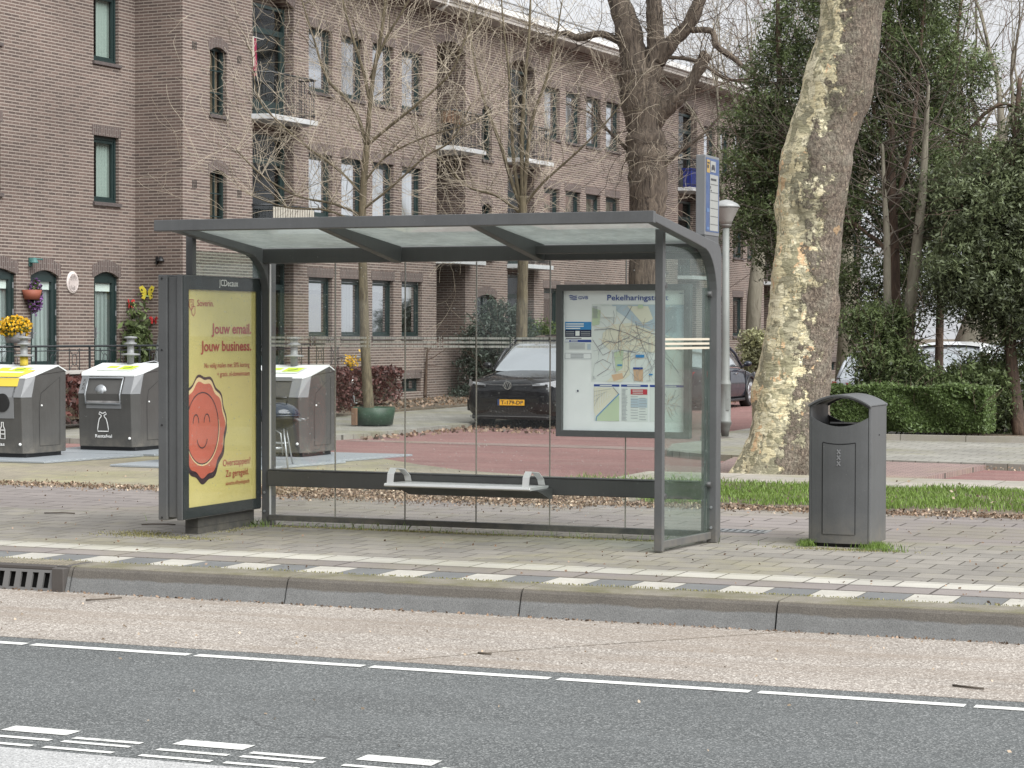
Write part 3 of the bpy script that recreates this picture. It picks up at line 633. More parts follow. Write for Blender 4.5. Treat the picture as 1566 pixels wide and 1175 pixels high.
def twig(pts, rad, label):
    mb = MB(); mb.tube(pts, rad, 5); return tag(mb.build('twig', 'twig_dark'), label, 'twig', 'twigs lying on paving and road')
# saw-cut joint across the gravel band
mb = MB(); L_ = [(-5.11, 11.0), (-4.77, 11.46), (-4.42, 11.87), (-4.03, 12.29), (-3.4, 13.0)]
put_line(mb, lambda u, v: (u, v, -.1735), L_, .012); mb.build('gutter_joint', 'soil', kind='structure')
twig([(-9.82, 16.02, .012), (-9.74, 16.05, .016), (-9.62, 16.12, .014), (-9.55, 16.12, .012)], .006, 'dark broken twig on paving left of the advertising panel')
twig([(-8.16, 12.6, -.165), (-8.07, 12.65, -.16), (-7.99, 12.78, -.16)], .006, 'pale curled twig in the gutter right of the gully')
twig([(-4.79, 11.41, -.168), (-4.70, 11.39, -.166)], .006, 'small dark twig on gravel band below the shelter')
twig([(-2.09, 11.31, -.168), (-1.92, 11.25, -.166)], .006, 'dark twig on gravel band at right by the white line')
twig([(-11.25, 16.7, .01), (-11.1, 16.78, .012), (-10.98, 16.78, .01)], .006, 'thin twig on tiles left in front of the containers')

def wb(mb, name, mat, root, **k): return mb.build(name, mat, root, loc=tuple(-Vector(root.location)), **k)
# ------------------------------------------------------------------ bus shelter
SH = thing('bus_shelter', 'dark grey glass bus shelter with sloping glass roof, bench, route map and yellow poster panel', 'bus shelter', (-6.95, 16.5, 0))
def arc(cx, cy, r, a0, a1, n=8): return [(cx+r*math.cos(R(a0+(a1-a0)*i/n)), cy+r*math.sin(R(a0+(a1-a0)*i/n))) for i in range(n+1)]
# side frames: post and roof arm in one bent profile (Y, Z)
def frame_prof():
    outer = [(16.62, 0), (16.62, 2.20)]+arc(16.50, 2.23, .12, 0, 80, 5)+[(14.95, 2.505)]
    inner = [(14.95, 2.44), (15.9, 2.33)]+[(16.02, 2.315)]+arc(16.12, 1.92, .38, 88, 0, 9)+[(16.50, 0)]
    return outer+inner
for xa, xb in ((-8.93, -8.855), (-4.985, -4.905)):
    m = MB(); m.prism(frame_prof(), xa, xb, 'x'); wb(m, 'side_frame', 'steel_mid' if xa < -8 else 'steel_mid', SH, bevel=.006)
# inner channel at the posts holding the end glass
m = MB(); m.box(-5.01, -4.985, 16.44, 16.50, .05, 2.0); wb(m, 'channel', 'steel_grey', SH)
# roof
m = MB(); m.prism([(14.90, 2.435), (14.95, 2.43), (14.96, 2.515), (14.905, 2.52)], -9.02, -4.905, 'x'); wb(m, 'roof_fascia', 'steel_mid', SH, bevel=.004)
m = MB(); m.prism([(16.38, 2.225), (16.50, 2.225), (16.50, 2.36), (16.38, 2.345)], -8.855, -4.985, 'x'); wb(m, 'rear_beam', 'steel_grey', SH, bevel=.004)
m = MB(); m.box(-6.31, -4.985, 16.18, 16.30, 2.27, 2.335); wb(m, 'light_housing', 'steel_grey', SH, bevel=.006)
for xc in (-7.60, -6.34):
    m = MB(); m.prism([(14.955, 2.44), (16.38, 2.215), (16.38, 2.355), (14.955, 2.497)], xc-.035, xc+.035, 'x'); wb(m, 'roof_rafter', 'steel_grey', SH, bevel=.004)
for xa, xb in ((-8.85, -7.638), (-7.562, -6.378), (-6.302, -4.99)):
    m = MB(); m.prism([(14.955, 2.486), (16.37, 2.348), (16.37, 2.358), (14.955, 2.497)], xa, xb, 'x'); wb(m, 'roof_glass', 'glass_roof', SH)
# rails of the rear wall
m = MB(); m.box(-8.855, -4.985, 16.46, 16.55, .338, .47); m.box(-8.855, -4.985, 16.455, 16.555, .4705, .482); wb(m, 'mid_rail', 'steel_grey', SH, bevel=.006)
m = MB(); m.box(-8.855, -4.985, 16.475, 16.535, .045, .092); wb(m, 'base_rail', 'steel_grey', SH, bevel=.003)
XJ = [-8.855, -8.235, -7.59, -6.95, -6.305, -5.66, -4.99]
def place_x(yy): return lambda u, v: (u, yy, v)
for i in range(6):
    a, b = XJ[i]+.004, XJ[i+1]-.004
    for z0, z1 in ((.483, 2.224), (.0925, .3375)):
        m = MB(); m.box(a, b, 16.502, 16.512, z0, z1); gp = wb(m, 'glass_pane', 'glass', SH)
        if z0 > .4:
            s = MB(); pl = place_x(16.5005); xm = (a+b)/2+(.1 if i == 0 else 0)
            for k in range(3):
                zc = 1.598-.034*k
                for u0, u1 in ((a+.005, xm-.03), (xm+.03, b-.005)): put_rect(s, pl, u0, u1, zc-.0085, zc+.0085)
                put_line(s, pl, [(xm-.013, zc-.012), (xm+.013, zc+.012)], .007); put_line(s, pl, [(xm-.013, zc+.012), (xm+.013, zc-.012)], .007)
            s.build('frosted_stripes', 'frost', gp) if 'frost' in MAT else None
for x in XJ[1:-1]:
    m = MB(); m.box(x-.0035, x+.0035, 16.500, 16.514, .0925, .3375).box(x-.0035, x+.0035, 16.500, 16.514, .483, 2.224); wb(m, 'glass_joint', 'edge', SH)
m = MB(); m.box(-8.853, -8.846, 16.49, 16.515, .0925, 2.22); wb(m, 'glass_joint', 'brushed', SH)
# end panels: front post, foot bar, glass
def end_panel(x0, x1, y0, y1, full=True):
    m = MB(); m.box(x0-.032, x0+.032, y0-.03, y0+.03, .012 if full else 2.1, 2.42); wb(m, 'front_post', 'steel_mid', SH, bevel=.005)
    d = Vector((x1-x0, y1-y0, 0)); l = d.length; d.normalize(); nn = Vector((-d.y, d.x, 0))
    def bar(z0, z1, w, a=.03, b=0.):
        mm = MB(); p = Vector((x0, y0, 0))+d*a; q = Vector((x0, y0, 0))+d*(l-b)
        vs = [p-nn*w, q-nn*w, q+nn*w, p+nn*w]; mm.prism([(c.x, c.y) for c in vs], z0, z1); return mm
    if full: wb(bar(.03, .085, .022), 'foot_bar', 'steel_mid', SH, bevel=.004)
    gm = bar(.085 if full else 2.102, 2.30, .0045); gm_o = None
    gs = wb(gm, 'end_glass', 'glass_side', SH)
    if full:
        s = MB()
        def pl(u, v): p = Vector((x0, y0, 0))+d*u-nn*.0065; q = Vector((x0, y0, 0))+d*u+nn*.0065; q = p if p.x > q.x else q; return (q.x, q.y, v)
        def pl2(u, v): p = Vector((x0, y0, 0))+d*u; return (p.x+.0065, p.y, v)
        def pl3(u, v): p = Vector((x0, y0, 0))+d*u; return (p.x-.0065, p.y-.001, v)
        for k in range(3):
            put_rect(s, pl2, .04, l-.02, 1.598-.034*k-.0085, 1.598-.034*k+.0085); put_rect(s, pl3, .04, l-.02, 1.598-.034*k-.0085, 1.598-.034*k+.0085)
        s.build('cream_stripes', 'stripe_cream', gs)
        for t, zz in ((.045, .42), (l-.03, .46), (l-.03, 1.95), (.045, 2.0)):
            c = MB(); p = Vector((x0, y0, 0))+d*t; c.cyl((p.x-.03, p.y, zz), (p.x+.03, p.y, zz), .022, n=12); wb(c, 'clamp', 'steel_grey', SH)
flat('stripe_cream', (.50, .45, .36), .6)
end_panel(-5.08, -4.965, 15.60, 16.50)
end_panel(-8.975, -8.90, 15.40, 16.50, full=False)
for x in (-8.9, -4.945):
    for z in (.12, .28, 2.28):
        m = MB(); m.cyl((x, 16.495, z), (x, 16.488, z), .011, n=8); wb(m, 'bolt', 'galv', SH)
for z in (.16, .9, 1.5, 2.07):
    m = MB(); m.cyl((-9.12, 15.192, z), (-9.12, 15.185, z), .008, n=8); wb(m, 'bolt', 'black', SH)
# bench
m = MB(); m.prism([(16.04, .405), (16.055, .395), (16.42, .392), (16.455, .40), (16.455, .415), (16.06, .425), (16.045, .42)], -7.565, -6.295, 'x')
bn = wb(m, 'bench', 'brushed', SH, bevel=.003)
m = MB(); m.prism([(16.12, .392), (16.455, .392), (16.455, .31), (16.40, .31)], -7.50, -6.26, 'x'); m.build('seat_bracket', 'steel_grey', bn)
for x in (-7.525, -6.345):
    m = MB(); pr = [(16.07, .42), (16.085, .50), (16.14, .545), (16.30, .530), (16.41, .47), (16.435, .42)]
    pi = [(16.078, .42), (16.093, .495), (16.143, .537), (16.298, .522), (16.404, .465), (16.427, .42)]
    n_ = len(pr); o_ = len(m.v); m.add([(x-.028, *p) for p in pr]+[(x-.028, *p) for p in pi]+[(x+.028, *p) for p in pr]+[(x+.028, *p) for p in pi], [])
    for i in range(n_-1): m.add([], []); m.f += [(i, i+1, n_+i+1, n_+i), (2*n_+i, 3*n_+i, 3*n_+i+1, 2*n_+i+1), (i, 2*n_+i, 2*n_+i+1, i+1), (n_+i, n_+i+1, 3*n_+i+1, 3*n_+i)]; m.mi += [0]*4; m.sm += [False]*4
    m.build('armrest', 'brushed', bn)
# line pylon on the rear corner of the roof
m = MB(); m.box(-4.998, -4.922, 16.22, 16.60, 2.40, 3.02); PY = wb(m, 'stop_pylon', (flat('pylon_grey', (.15, .153, .157), .5) or 'pylon_grey'), SH, bevel=.006)
m = MB(); m.prism([(16.24, 2.36), (16.60, 2.30), (16.60, 2.3995), (16.22, 2.3995)], -4.99, -4.925, 'x'); m.build('bracket', 'steel_mid', PY, bevel=.004)
m = MB(); px = lambda dx: (lambda u, v: (-4.922+dx, u, v))
put_rect(m, px(.0015), 16.235, 16.585, 2.43, 3.00)
m.mat(1); put_rect(m, px(.003), 16.25, 16.335, 2.885, 2.985)
m.mat(2); put_rect(m, px(.003), 16.35, 16.49, 2.895, 2.98); put_rect(m, px(.003), 16.335, 16.56, 2.44, 2.875)
m.mat(3)
put_rect(m, px(.0045), 16.375, 16.465, 2.915, 2.935); put_poly(m, px(.0045), [(16.385, 2.935), (16.392, 2.952), (16.45, 2.952), (16.458, 2.935)]); put_rect(m, px(.0045), 16.378, 16.392, 2.906, 2.918); put_rect(m, px(.0045), 16.445, 16.459, 2.906, 2.918)
for z in (2.80, 2.738, 2.676, 2.614, 2.552, 2.49): put_rect(m, px(.0045), 16.345, 16.55, z-.0015, z+.0015)
for k in range(6): put_rect(m, px(.0045), 16.36+.025*k, 16.378+.025*k, 2.83, 2.846)
put_rect(m, px(.0045), 16.345, 16.36, 2.765, 2.785); put_rect(m, px(.0045), 16.352, 16.38, 2.745, 2.755)
put_rect(m, px(.0045), 16.262, 16.32, 2.955, 2.967); put_rect(m, px(.0045), 16.262, 16.30, 2.92, 2.945)
m.mat(4); put_rect(m, px(.003), 16.25, 16.325, 2.58, 2.61); put_rect(m, px(.003), 16.25, 16.325, 2.445, 2.465)
flat('sign_blue', (.028, .062, .16), .35); flat('sign_yellow', (.32, .21, .05), .4); flat('sign_white', (.27, .275, .26), .5); flat('ink', (.025, .025, .03), .5); flat('sign_lightblue', (.07, .13, .26), .4)
m.build('line_panel', ['sign_blue', 'sign_yellow', 'sign_white', 'ink', 'sign_lightblue'], PY, recalc=False)

# advertising panel between the left posts, poster facing into the shelter
m = MB(); m.box(-9.135, -8.935, 15.20, 16.60, .165, 2.095) if False else None
m.box(-9.105, -8.965, 15.235, 16.49, .17, 2.09)
AD = wb(m, 'advertising_panel', 'black', SH)
for xa, xb in ((-9.155, -9.075), (-8.985, -8.935)):
    m = MB(); m.ring([(15.19, .14), (16.495, .14), (16.495, 2.10), (15.19, 2.10)], [(15.275, .225), (16.425, .225), (16.425, 2.0), (15.275, 2.0)], xa, xb, 'x')
    if xa < -9.1: m.box(-9.15, -9.08, 15.276, 16.424, .226, 1.999)
    m.build('door_frame', 'steel_mid', AD, bevel=.006)
m = MB(); m.box(-9.07, -8.99, 15.21, 15.245, .16, 2.085); m.build('edge_trim', 'steel_mid', AD, bevel=.004)
m = MB(); m.box(-9.12, -9.0, 15.55, 16.495, 0, .139); m.box(-9.125, -8.995, 15.545, 16.49, .055, .06); wb(m, 'plinth', 'steel_grey', SH, bevel=.004)
# dark glazed surround + poster
m = MB(); m.ring([(15.20, .15), (16.49, .15), (16.49, 2.09), (15.20, 2.09)], [(15.285, .235), (16.415, .235), (16.415, 1.985), (15.285, 1.985)], -8.9345, -8.929, 'x'); m.build('glazed_surround', 'ad_dark', AD)
def up(dx): return lambda u, v: (-8.944+dx, 15.27+u*1.155, 2.0-v*1.78)      # fractions of the poster, v downwards
PW, PH = 1.155, 1.78
def upm(dx): return lambda u, v: (-8.944+dx, 15.27+u, 2.0-1.78+v)            # metres from the lower left corner
m = MB(); put_rect(m, upm(.0), 0, PW, 0, PH)
flat('poster_yellow', (.63, .53, .20), .5); flat('poster_red', (.42, .06, .04), .5); flat('seal_red', (.55, .125, .075), .45); flat('seal_dark', (.045, .02, .025), .5); flat('seal_light', (.80, .60, .33), .5)
m.mat(1)
def ptx(body, f0, f1, fb, size, bold): put_text(m, body, upm(.004), f0*PW, f1*PW, (1-fb)*PH, size, bold)
ptx('Soverin.', .145, .375, .083, .075, .006)
ptx('Jouw email.', .345, .925, .207, .118, .024); ptx('Jouw business.', .195, .925, .287, .118, .024)
ptx('Nu veilig mailen met 50% korting', .245, .895, .364, .058, .004); ptx('+ gratis .nl-domeinnaam', .425, .90, .405, .058, .004)
ptx('Overstappen?', .505, .91, .822, .078, .008); ptx('Zo geregeld.', .545, .885, .873, .078, .008); ptx('soverin.nl/byebigtech', .545, .895, .912, .045, .004)
# serif feet under the large lettering: thin bars at the capital stems
shield = [(.035, .055), (.095, .055), (.095, .085), (.065, .103), (.035, .085), (.035, .055)]
put_line(m, up(.004), shield, .006) if False else put_line(m, upm(.004), [(a*PW, (1-b)*PH) for a, b in shield], .008)
put_line(m, upm(.004), [(a*PW, (1-b)*PH) for a, b in [(.07, .085), (.07, .115), (.092, .128), (.115, .115), (.115, .085), (.07, .085)]], .008)
put_line(m, upm(.004), [(a*PW, (1-b)*PH) for a, b in [(.05, .065), (.08, .065), (.08, .078), (.055, .078)]], .006)
# wax seal with a smile
cx, cy, rs = .262, (1-.638)*PH, .355
def blob(r, dx, dy, dz, clip=0.0):
    pts = []
    for i in range(120):
        t = 2*math.pi*i/120; q = r*(1+.035*math.sin(11*t+.6)+.022*math.sin(4*t+1)); pts.append((max(clip, cx+dx+q*math.cos(t)*.98), cy+dy+q*math.sin(t)*1.08))
    o = len(m.v); P_ = upm(dz); m.v.append(P_(max(clip, cx+dx), cy+dy)); m.v += [P_(*p) for p in pts]
    for i in range(120): m.f.append((o, o+1+i, o+1+(i+1) % 120)); m.mi.append(m.cur); m.sm.append(False)
m.mat(3); blob(rs*1.05, .008, -.035, .002, 0); blob(rs*1.045, .006, .022, .0022, 0)
m.mat(4); blob(rs*1.015, .0, .010, .003, 0)
m.mat(2); blob(rs*.985, .0, -.012, .004, 0)
m.mat(4); put_line(m, upm(.0052), circle(cx-.012, cy-.01, .268, 30, .290, R(205), R(375)), .011)
m.mat(3); put_line(m, upm(.006), [(max(.003, a), b) for a, b in circle(cx-.015, cy+.0, .262, 44, .290)], .010)
for ex in (-.10, .075): put_line(m, upm(.006), circle(cx-.02+ex, cy+.045, .045, 12, .068, R(0), R(180)), .010)
put_line(m, upm(.006), circle(cx-.02, cy-.075, .082, 14, .085, R(190), R(350)), .010)
po = m.build('poster', ['poster_yellow', 'poster_red', 'seal_red', 'seal_dark', 'seal_light'], AD, recalc=False)
m = MB(); put_text(m, 'JCDecaux', lambda u, v: (-8.928, u, v), 15.77, 16.09, 2.022, .075, .006); m.build('owner_name', 'white', AD, recalc=False)
# cover glass over the poster
m = MB(); m.box(-8.9368, -8.9355, 15.28, 16.42, .23, 1.99); m.build('cover_glass', 'glass', AD)

# route map case
m = MB(); m.ring([(-6.225, .815), (-5.105, .815), (-5.105, 2.03), (-6.225, 2.03)], [(-6.175, .865), (-5.155, .865), (-5.155, 1.98), (-6.175, 1.98)], 16.425, 16.497, 'y'); m.box(-6.2, -5.13, 16.470, 16.497, .84, 2.0)
MCs = wb(m, 'route_map_case', 'steel_mid', SH, bevel=.004)
mw, mh = 1.02, 1.115
def mp_(d): return lambda u, v: (-6.175+u*mw, 16.4685-d, 1.98-v*mh)
m = MB(); flat('map_white', (.80, .83, .83), .5); flat('map_land', (.72, .70, .58), .6); flat('map_water', (.46, .55, .62), .6); flat('map_green', (.52, .62, .44), .6); flat('map_line', (.15, .13, .17), .6); flat('map_blue', (.03, .07, .30), .5); flat('map_cyan', (.05, .25, .55), .5); flat('map_navy', (.012, .018, .06), .5); flat('map_red', (.50, .05, .07), .5); flat('map_orange', (.66, .45, .30), .6); flat('map_grey', (.36, .38, .41), .6); flat('map_pale', (.70, .74, .72), .6)
mats = ['map_white', 'map_land', 'map_water', 'map_green', 'map_line', 'map_blue', 'map_cyan', 'map_navy', 'map_red', 'map_orange', 'map_grey', 'map_pale']
z1, z2, z3, z4, z5 = .0012, .0024, .0036, .0048, .006
def rc(mi, u0, u1, v0, v1, d): m.mat(mi); put_rect(m, mp_(d), u0, u1, v1, v0)
def ln(mi, pts, w, d=z4): m.mat(mi); put_line(m, lambda u, v: (-6.175+u, 16.4685-d, 1.98-v), [(a*mw, b*mh) for a, b in pts], w)
rc(0, 0, 1, 0, 1, 0)
def mtext(mi, body, u0, u1, vb, size, bold=0):
    m.mat(mi); put_text(m, body, lambda u, v: (-6.175+u, 16.4685-z5, 1.98-vb*mh+v), u0*mw, u1*mw, 0, size, bold)
mtext(5, 'GVB', .125, .205, .060, .036, .006); mtext(5, 'Pekelharingstraat', .365, .865, .068, .062, .008)
for k in range(3): ln(5, [(.045+.006*k, .036+.012*k), (.07, .033+.012*k), (.085, .040+.012*k), (.112, .036+.012*k)], .006)
# main network map
rc(11, .235, .995, .095, .65, z1)
def mpoly(mi, pts, d=z2): m.mat(mi); put_poly(m, mp_(d), pts[::-1])
mpoly(2, [(.40, .10), (.995, .10), (.995, .36), (.80, .30), (.62, .25), (.55, .21), (.45, .15)]); mpoly(1, [(.33, .30), (.42, .24), (.55, .23), (.70, .28), (.80, .36), (.76, .44), (.62, .43), (.50, .42), (.38, .42), (.32, .37)], z3)
mpoly(3, [(.42, .44), (.50, .42), (.49, .55), (.44, .58)], z3); mpoly(1, [(.50, .44), (.56, .44), (.55, .60), (.48, .65), (.36, .648), (.42, .60), (.49, .56)], z3); mpoly(1, [(.53, .11), (.70, .11), (.74, .20), (.66, .24)], z3)
mpoly(3, [(.24, .12), (.31, .14), (.30, .24), (.24, .25)], z3); mpoly(9, [(.58, .56), (.66, .56), (.66, .645), (.59, .64)], z3); mpoly(9, [(.40, .60), (.49, .585), (.50, .625), (.42, .645)], .0042)
random.seed(5)
for k in range(110):
    a = [random.uniform(.26, .97), random.uniform(.14, .62)] if k > 40 else [random.uniform(.38, .80), random.uniform(.24, .46)]; th_ = random.choice((0, .3, 1.57, 1.3, -.6, 2.2))+random.gauss(0, .12); P_ = [tuple(a)]
    for j in range(random.randint(3, 8)):
        th_ += random.gauss(0, .28); a = [min(.985, max(.245, a[0]+.032*math.cos(th_))), min(.64, max(.105, a[1]+.032*math.sin(th_)))]; P_.append(tuple(a))
    ln(random.choice((4, 10, 10, 10, 9, 9)), P_, random.choice((.0014, .002)), z4+.00005*k)
for P_ in ([(.57, .11), (.53, .17), (.47, .25), (.46, .33), (.46, .42), (.60, .44)], [(.54, .43), (.54, .56), (.50, .62)], [(.60, .22), (.62, .30), (.66, .40), (.70, .48), (.73, .54)], [(.245, .35), (.30, .42), (.33, .46), (.40, .43)], [(.60, .26), (.72, .30), (.85, .33), (.97, .38)], [(.29, .40), (.36, .36), (.44, .37), (.55, .33)], [(.26, .28), (.40, .27), (.52, .30), (.66, .36), (.80, .40), (.97, .42)], [(.27, .52), (.33, .49), (.40, .52), (.37, .56), (.28, .61)], [(.75, .50), (.80, .44), (.88, .50), (.95, .58)]): ln(4, P_, .0036, z4+.003)
for u0, u1, v0, v1, c in ((.245, .30, .11, .20, 10), (.31, .44, .11, .19, 11), (.62, .66, .10, .125, 3), (.84, .94, .12, .30, 10), (.58, .66, .545, .558, 5), (.60, .67, .455, .475, 6), (.45, .49, .525, .535, 6), (.71, .74, .59, .60, 6), (.25, .28, .61, .64, 10)):
    if c == 10:
        for j in range(int((v1-v0)/.009)): rc(10, u0, u1-random.uniform(0, .02), v0+.009*j, v0+.009*j+.0035, z4+.004)
    else: rc(c, u0, u1, v0, v1, z4+.004)
# boxes at left
rc(6, .013, .232, .222, .278, z1); rc(7, .013, .232, .278, .330, z1); rc(0, .10, .135, .287, .322, z3)
for j in range(3): rc(0, .02, .17-.03*(j == 2), .233+.016*j, .241+.016*j, z3)
for j in range(3): rc(10, .02, .09, .290+.012*j, .295+.012*j, z3); rc(10, .145, .225, .290+.012*j, .295+.012*j, z3)
rc(4, .02, .15, .338, .344, z1); rc(5, .013, .232, .350, .368, z1); rc(0, .013, .05, .353, .365, z3); rc(0, .06, .12, .356, .362, z3); rc(11, .013, .232, .370, .425, z1); rc(6, .20, .228, .38, .42, z3) if False else rc(2, .20, .228, .38, .42, z3)
for j in range(5): rc(10, .05, .18, .377+.009*j, .3805+.009*j, z3)
for a, b in (((.015, .447), (.232, .447)), ((.015, .487), (.232, .487)), ((.015, .447), (.015, .487)), ((.232, .447), (.232, .487))): ln(10, [a, b], .003)
for j in range(3): rc(10, .06, .17, .455+.010*j, .459+.010*j, z3)
# lower panels
for u0, u1 in ((.255, .465), (.48, .70), (.715, .99)): rc(5, u0, u1, .668, .684, z1); rc(11, u0, u1, .690, .93, z1); rc(0, u0+.05, u1-.06, .673, .679, z3)
mpoly(3, [(.465, .735), (.465, .93), (.27, .93), (.275, .90)]); mpoly(1, [(.255, .69), (.42, .69), (.46, .73), (.27, .895), (.255, .86)]); ln(6, [(.465, .735), (.28, .90), (.275, .93)], .006); ln(4, [(.415, .69), (.46, .735)], .004)
for j in range(7): ln(0, [(.265+.022*j, .70+.006*j), (.275+.018*j, .855-.018*j)], .003)
for j in range(4): ln(10, [(.258, .72+.035*j), (.40-.035*j, .70+.02*j)], .0022)
for j in range(24): rc(10, .487, .487+random.uniform(.03, .05), .70+.0095*j, .7035+.0095*j, z3)
rc(8, .56, .695, .70, .738, z3)
for j in range(3): rc(11, .575, .66, .705+.011*j, .709+.011*j, z4)
rc(2, .56, .695, .765, .83, z2)
for j in range(18): rc(10, .56+.07*(j % 2), .61+.07*(j % 2)+random.uniform(0, .015), .752+.0095*j, .7555+.0095*j, z3)
for k in range(34):
    t = random.uniform(0, 6.28); r_ = random.uniform(0, .05); a = [.86+r_*math.cos(t), .81+1.3*r_*math.sin(t)]; P_ = [tuple(a)]; th_ = t
    for j in range(4): th_ += random.gauss(0, .5); a = [min(.985, a[0]+.02*math.cos(th_)), min(.925, max(.7, a[1]+.02*math.sin(th_)))]; P_.append(tuple(a))
    ln(random.choice((4, 10, 9)), P_, .0022, z4+.00005*k)
rc(10, .95, .985, .018, .024, z3)
m.mat(7); put_poly(m, lambda u, v: (-6.175+u, 16.4685-.006, 1.98-v), circle(.125, .80, .008, 8, .009)[:-1])
m.build('route_map', mats, MCs, recalc=False)

random.seed(3)
# ------------------------------------------------------------------ litter bin
LB = thing('litter_bin', 'tall charcoal grey litter bin with arched hood and see-through lens opening', 'litter bin', (-3.935, 16.82, 0), R(-1))
w2, dd = .245, .27
def rrect(w, d, r, n=5, bow=0):
    p = []
    for cx_, cy_, a in ((w-r, d-r, 0), (-w+r, d-r, 90), (-w+r, -d+r, 180), (w-r, -d+r, 270)):
        p += [(cx_+r*math.cos(R(a+90*i/n)), cy_+r*math.sin(R(a+90*i/n))) for i in range(n+1)]
    return p
m = MB(); m.prism(rrect(w2-.012, dd-.012, .05), .03, .89); m.build('body', 'steel_grey', LB, bevel=.004)
m = MB(); m.prism(rrect(w2-.04, dd-.03, .05), 0, .035); m.build('base', 'black', LB)
# front and back skins with curved top, slightly bowed outwards
def topz(x, hi): return 1.165-.075*(x/.245)**2 if hi else .93+.07*(x/.222)**2
def skin(sign, x0, x1, zt, z0=.025, d0=0.0, mat='steel_mid', name='front_panel', bow=.035, parent=LB, th=.012, bot=None):
    m = MB(); N_ = 30; F = []; B = []
    for i in range(N_+1):
        x = x0+(x1-x0)*i/N_; y = -sign*(dd+d0+bow*(1-(x/.245)**2)-.02)
        F += [(x, y, bot(x) if bot else z0), (x, y, zt(x))]; B += [(x, y+sign*th, bot(x) if bot else z0), (x, y+sign*th, zt(x))]
    o = len(F); fs = []
    for i in range(N_):
        a = 2*i; fs += [(a, a+2, a+3, a+1), (o+a, o+a+1, o+a+3, o+a+2), (a+1, a+3, o+a+3, o+a+1), (a, o+a, o+a+2, a+2)]
    fs += [(0, 1, o+1, o), (o-2, o+o-2, o+o-1, o-1)]
    m.add(F+B, fs, False); return m.build(name, mat, parent)
for sg in (1, -1):
    skin(sg, -.222, .222, lambda x: topz(x, False), .03, .0, name='front_panel' if sg > 0 else 'rear_panel')
dp = skin(1, -.125, .125, lambda x: .80-.012*(1-(x/.125)**2), .10, .006, name='door_panel', th=.01)
m = MB(); P_ = [(-.128, .10), (-.128, .803)]+[(-.128+.256*i/10, .806-.012*(1-((-.128+.0256*i)/.128)**2)) for i in range(11)]+[(.128, .803), (.128, .10)]
def binp(u, v, d=.004): return (u, -(dd+d+.035*(1-(u/.245)**2)-.02), v)
put_line(m, binp, P_, .007); m.build('door_gap', 'hole', LB, recalc=False)
m = MB()
for k in range(3):
    zc = .735-.045*k
    for s_ in (1, -1):
        pts = [(-.013, zc-.017*s_), (.013, zc+.017*s_)]
        mm = MB(); a, b = pts; dx, dz = b[0]-a[0], b[1]-a[1]; l = math.hypot(dx, dz); nx, nz_ = -dz/l*.0045, dx/l*.0045
        q = [(a[0]+nx, a[1]+nz_), (b[0]+nx, b[1]+nz_), (b[0]-nx, b[1]-nz_), (a[0]-nx, a[1]-nz_)]
        y = binp(0, 0, .006)[1]; m.prism(q, y-.004-.0005*s_, y+.004, 'y')
m.build('crosses_emblem', 'bin_emblem' if False else flat('bin_emblem', (.17, .172, .175), .35), LB, bevel=.0015)
# side posts carrying the hood
def outer(n=24):
    p = [(-.245, .02), (-.245, 1.09)]; p += [(-.245+.49*i/n, topz(-.245+.49*i/n, True)) for i in range(1, n)]; p += [(.245, 1.09), (.245, .02)]; return p
for xs in (-1, 1):
    m = MB(); pr_ = [(-dd+.0, 0), (-dd-.0, 0)]
    xa, xb = (.224, .245) if xs > 0 else (-.245, -.224)
    poly = [(xa, -dd+.012), (xb-.012*0, -dd+.02), (xb, -dd+.05), (xb, dd-.05), (xb, dd-.02), (xa, dd-.012)] if xs > 0 else [(xb, -dd+.012), (xa, -dd+.02), (xa, -dd+.05), (xa, dd-.05), (xa, dd-.02), (xb, dd-.012)]
    m.prism(poly, .022, 1.095); m.build('side_panel', 'steel_mid', LB, bevel=.006)
hp = [(-.245+.49*i/24, 1.175-.08*((-.245+.49*i/24)/.245)**2) for i in range(25)]
m = MB(); m.prism(hp+[(x, z-.018) for x, z in hp[::-1]], -dd-.015, dd+.015, 'y'); m.build('hood', 'steel_mid', LB, bevel=.004)
for sg in (1, -1):
    skin(sg, -.224, .224, lambda x: 1.165-.078*(x/.245)**2, 0, .0, name='brow', bot=lambda x: 1.150-.08*(x/.224)**2, bow=.03)
m = MB(); m.prism(rrect(w2-.05, dd-.03, .04), .895, .90); m.build('inner_floor', 'hole', LB)
m = MB(); m.box(-.15, .18, .02, .035, .94, .952); m.build('inner_bar', 'brushed', LB, rot=None)
m = MB(); m.cyl((.246, 0, .86), (.25, 0, .86), .006, n=8); m.build('lock', 'hole', LB)

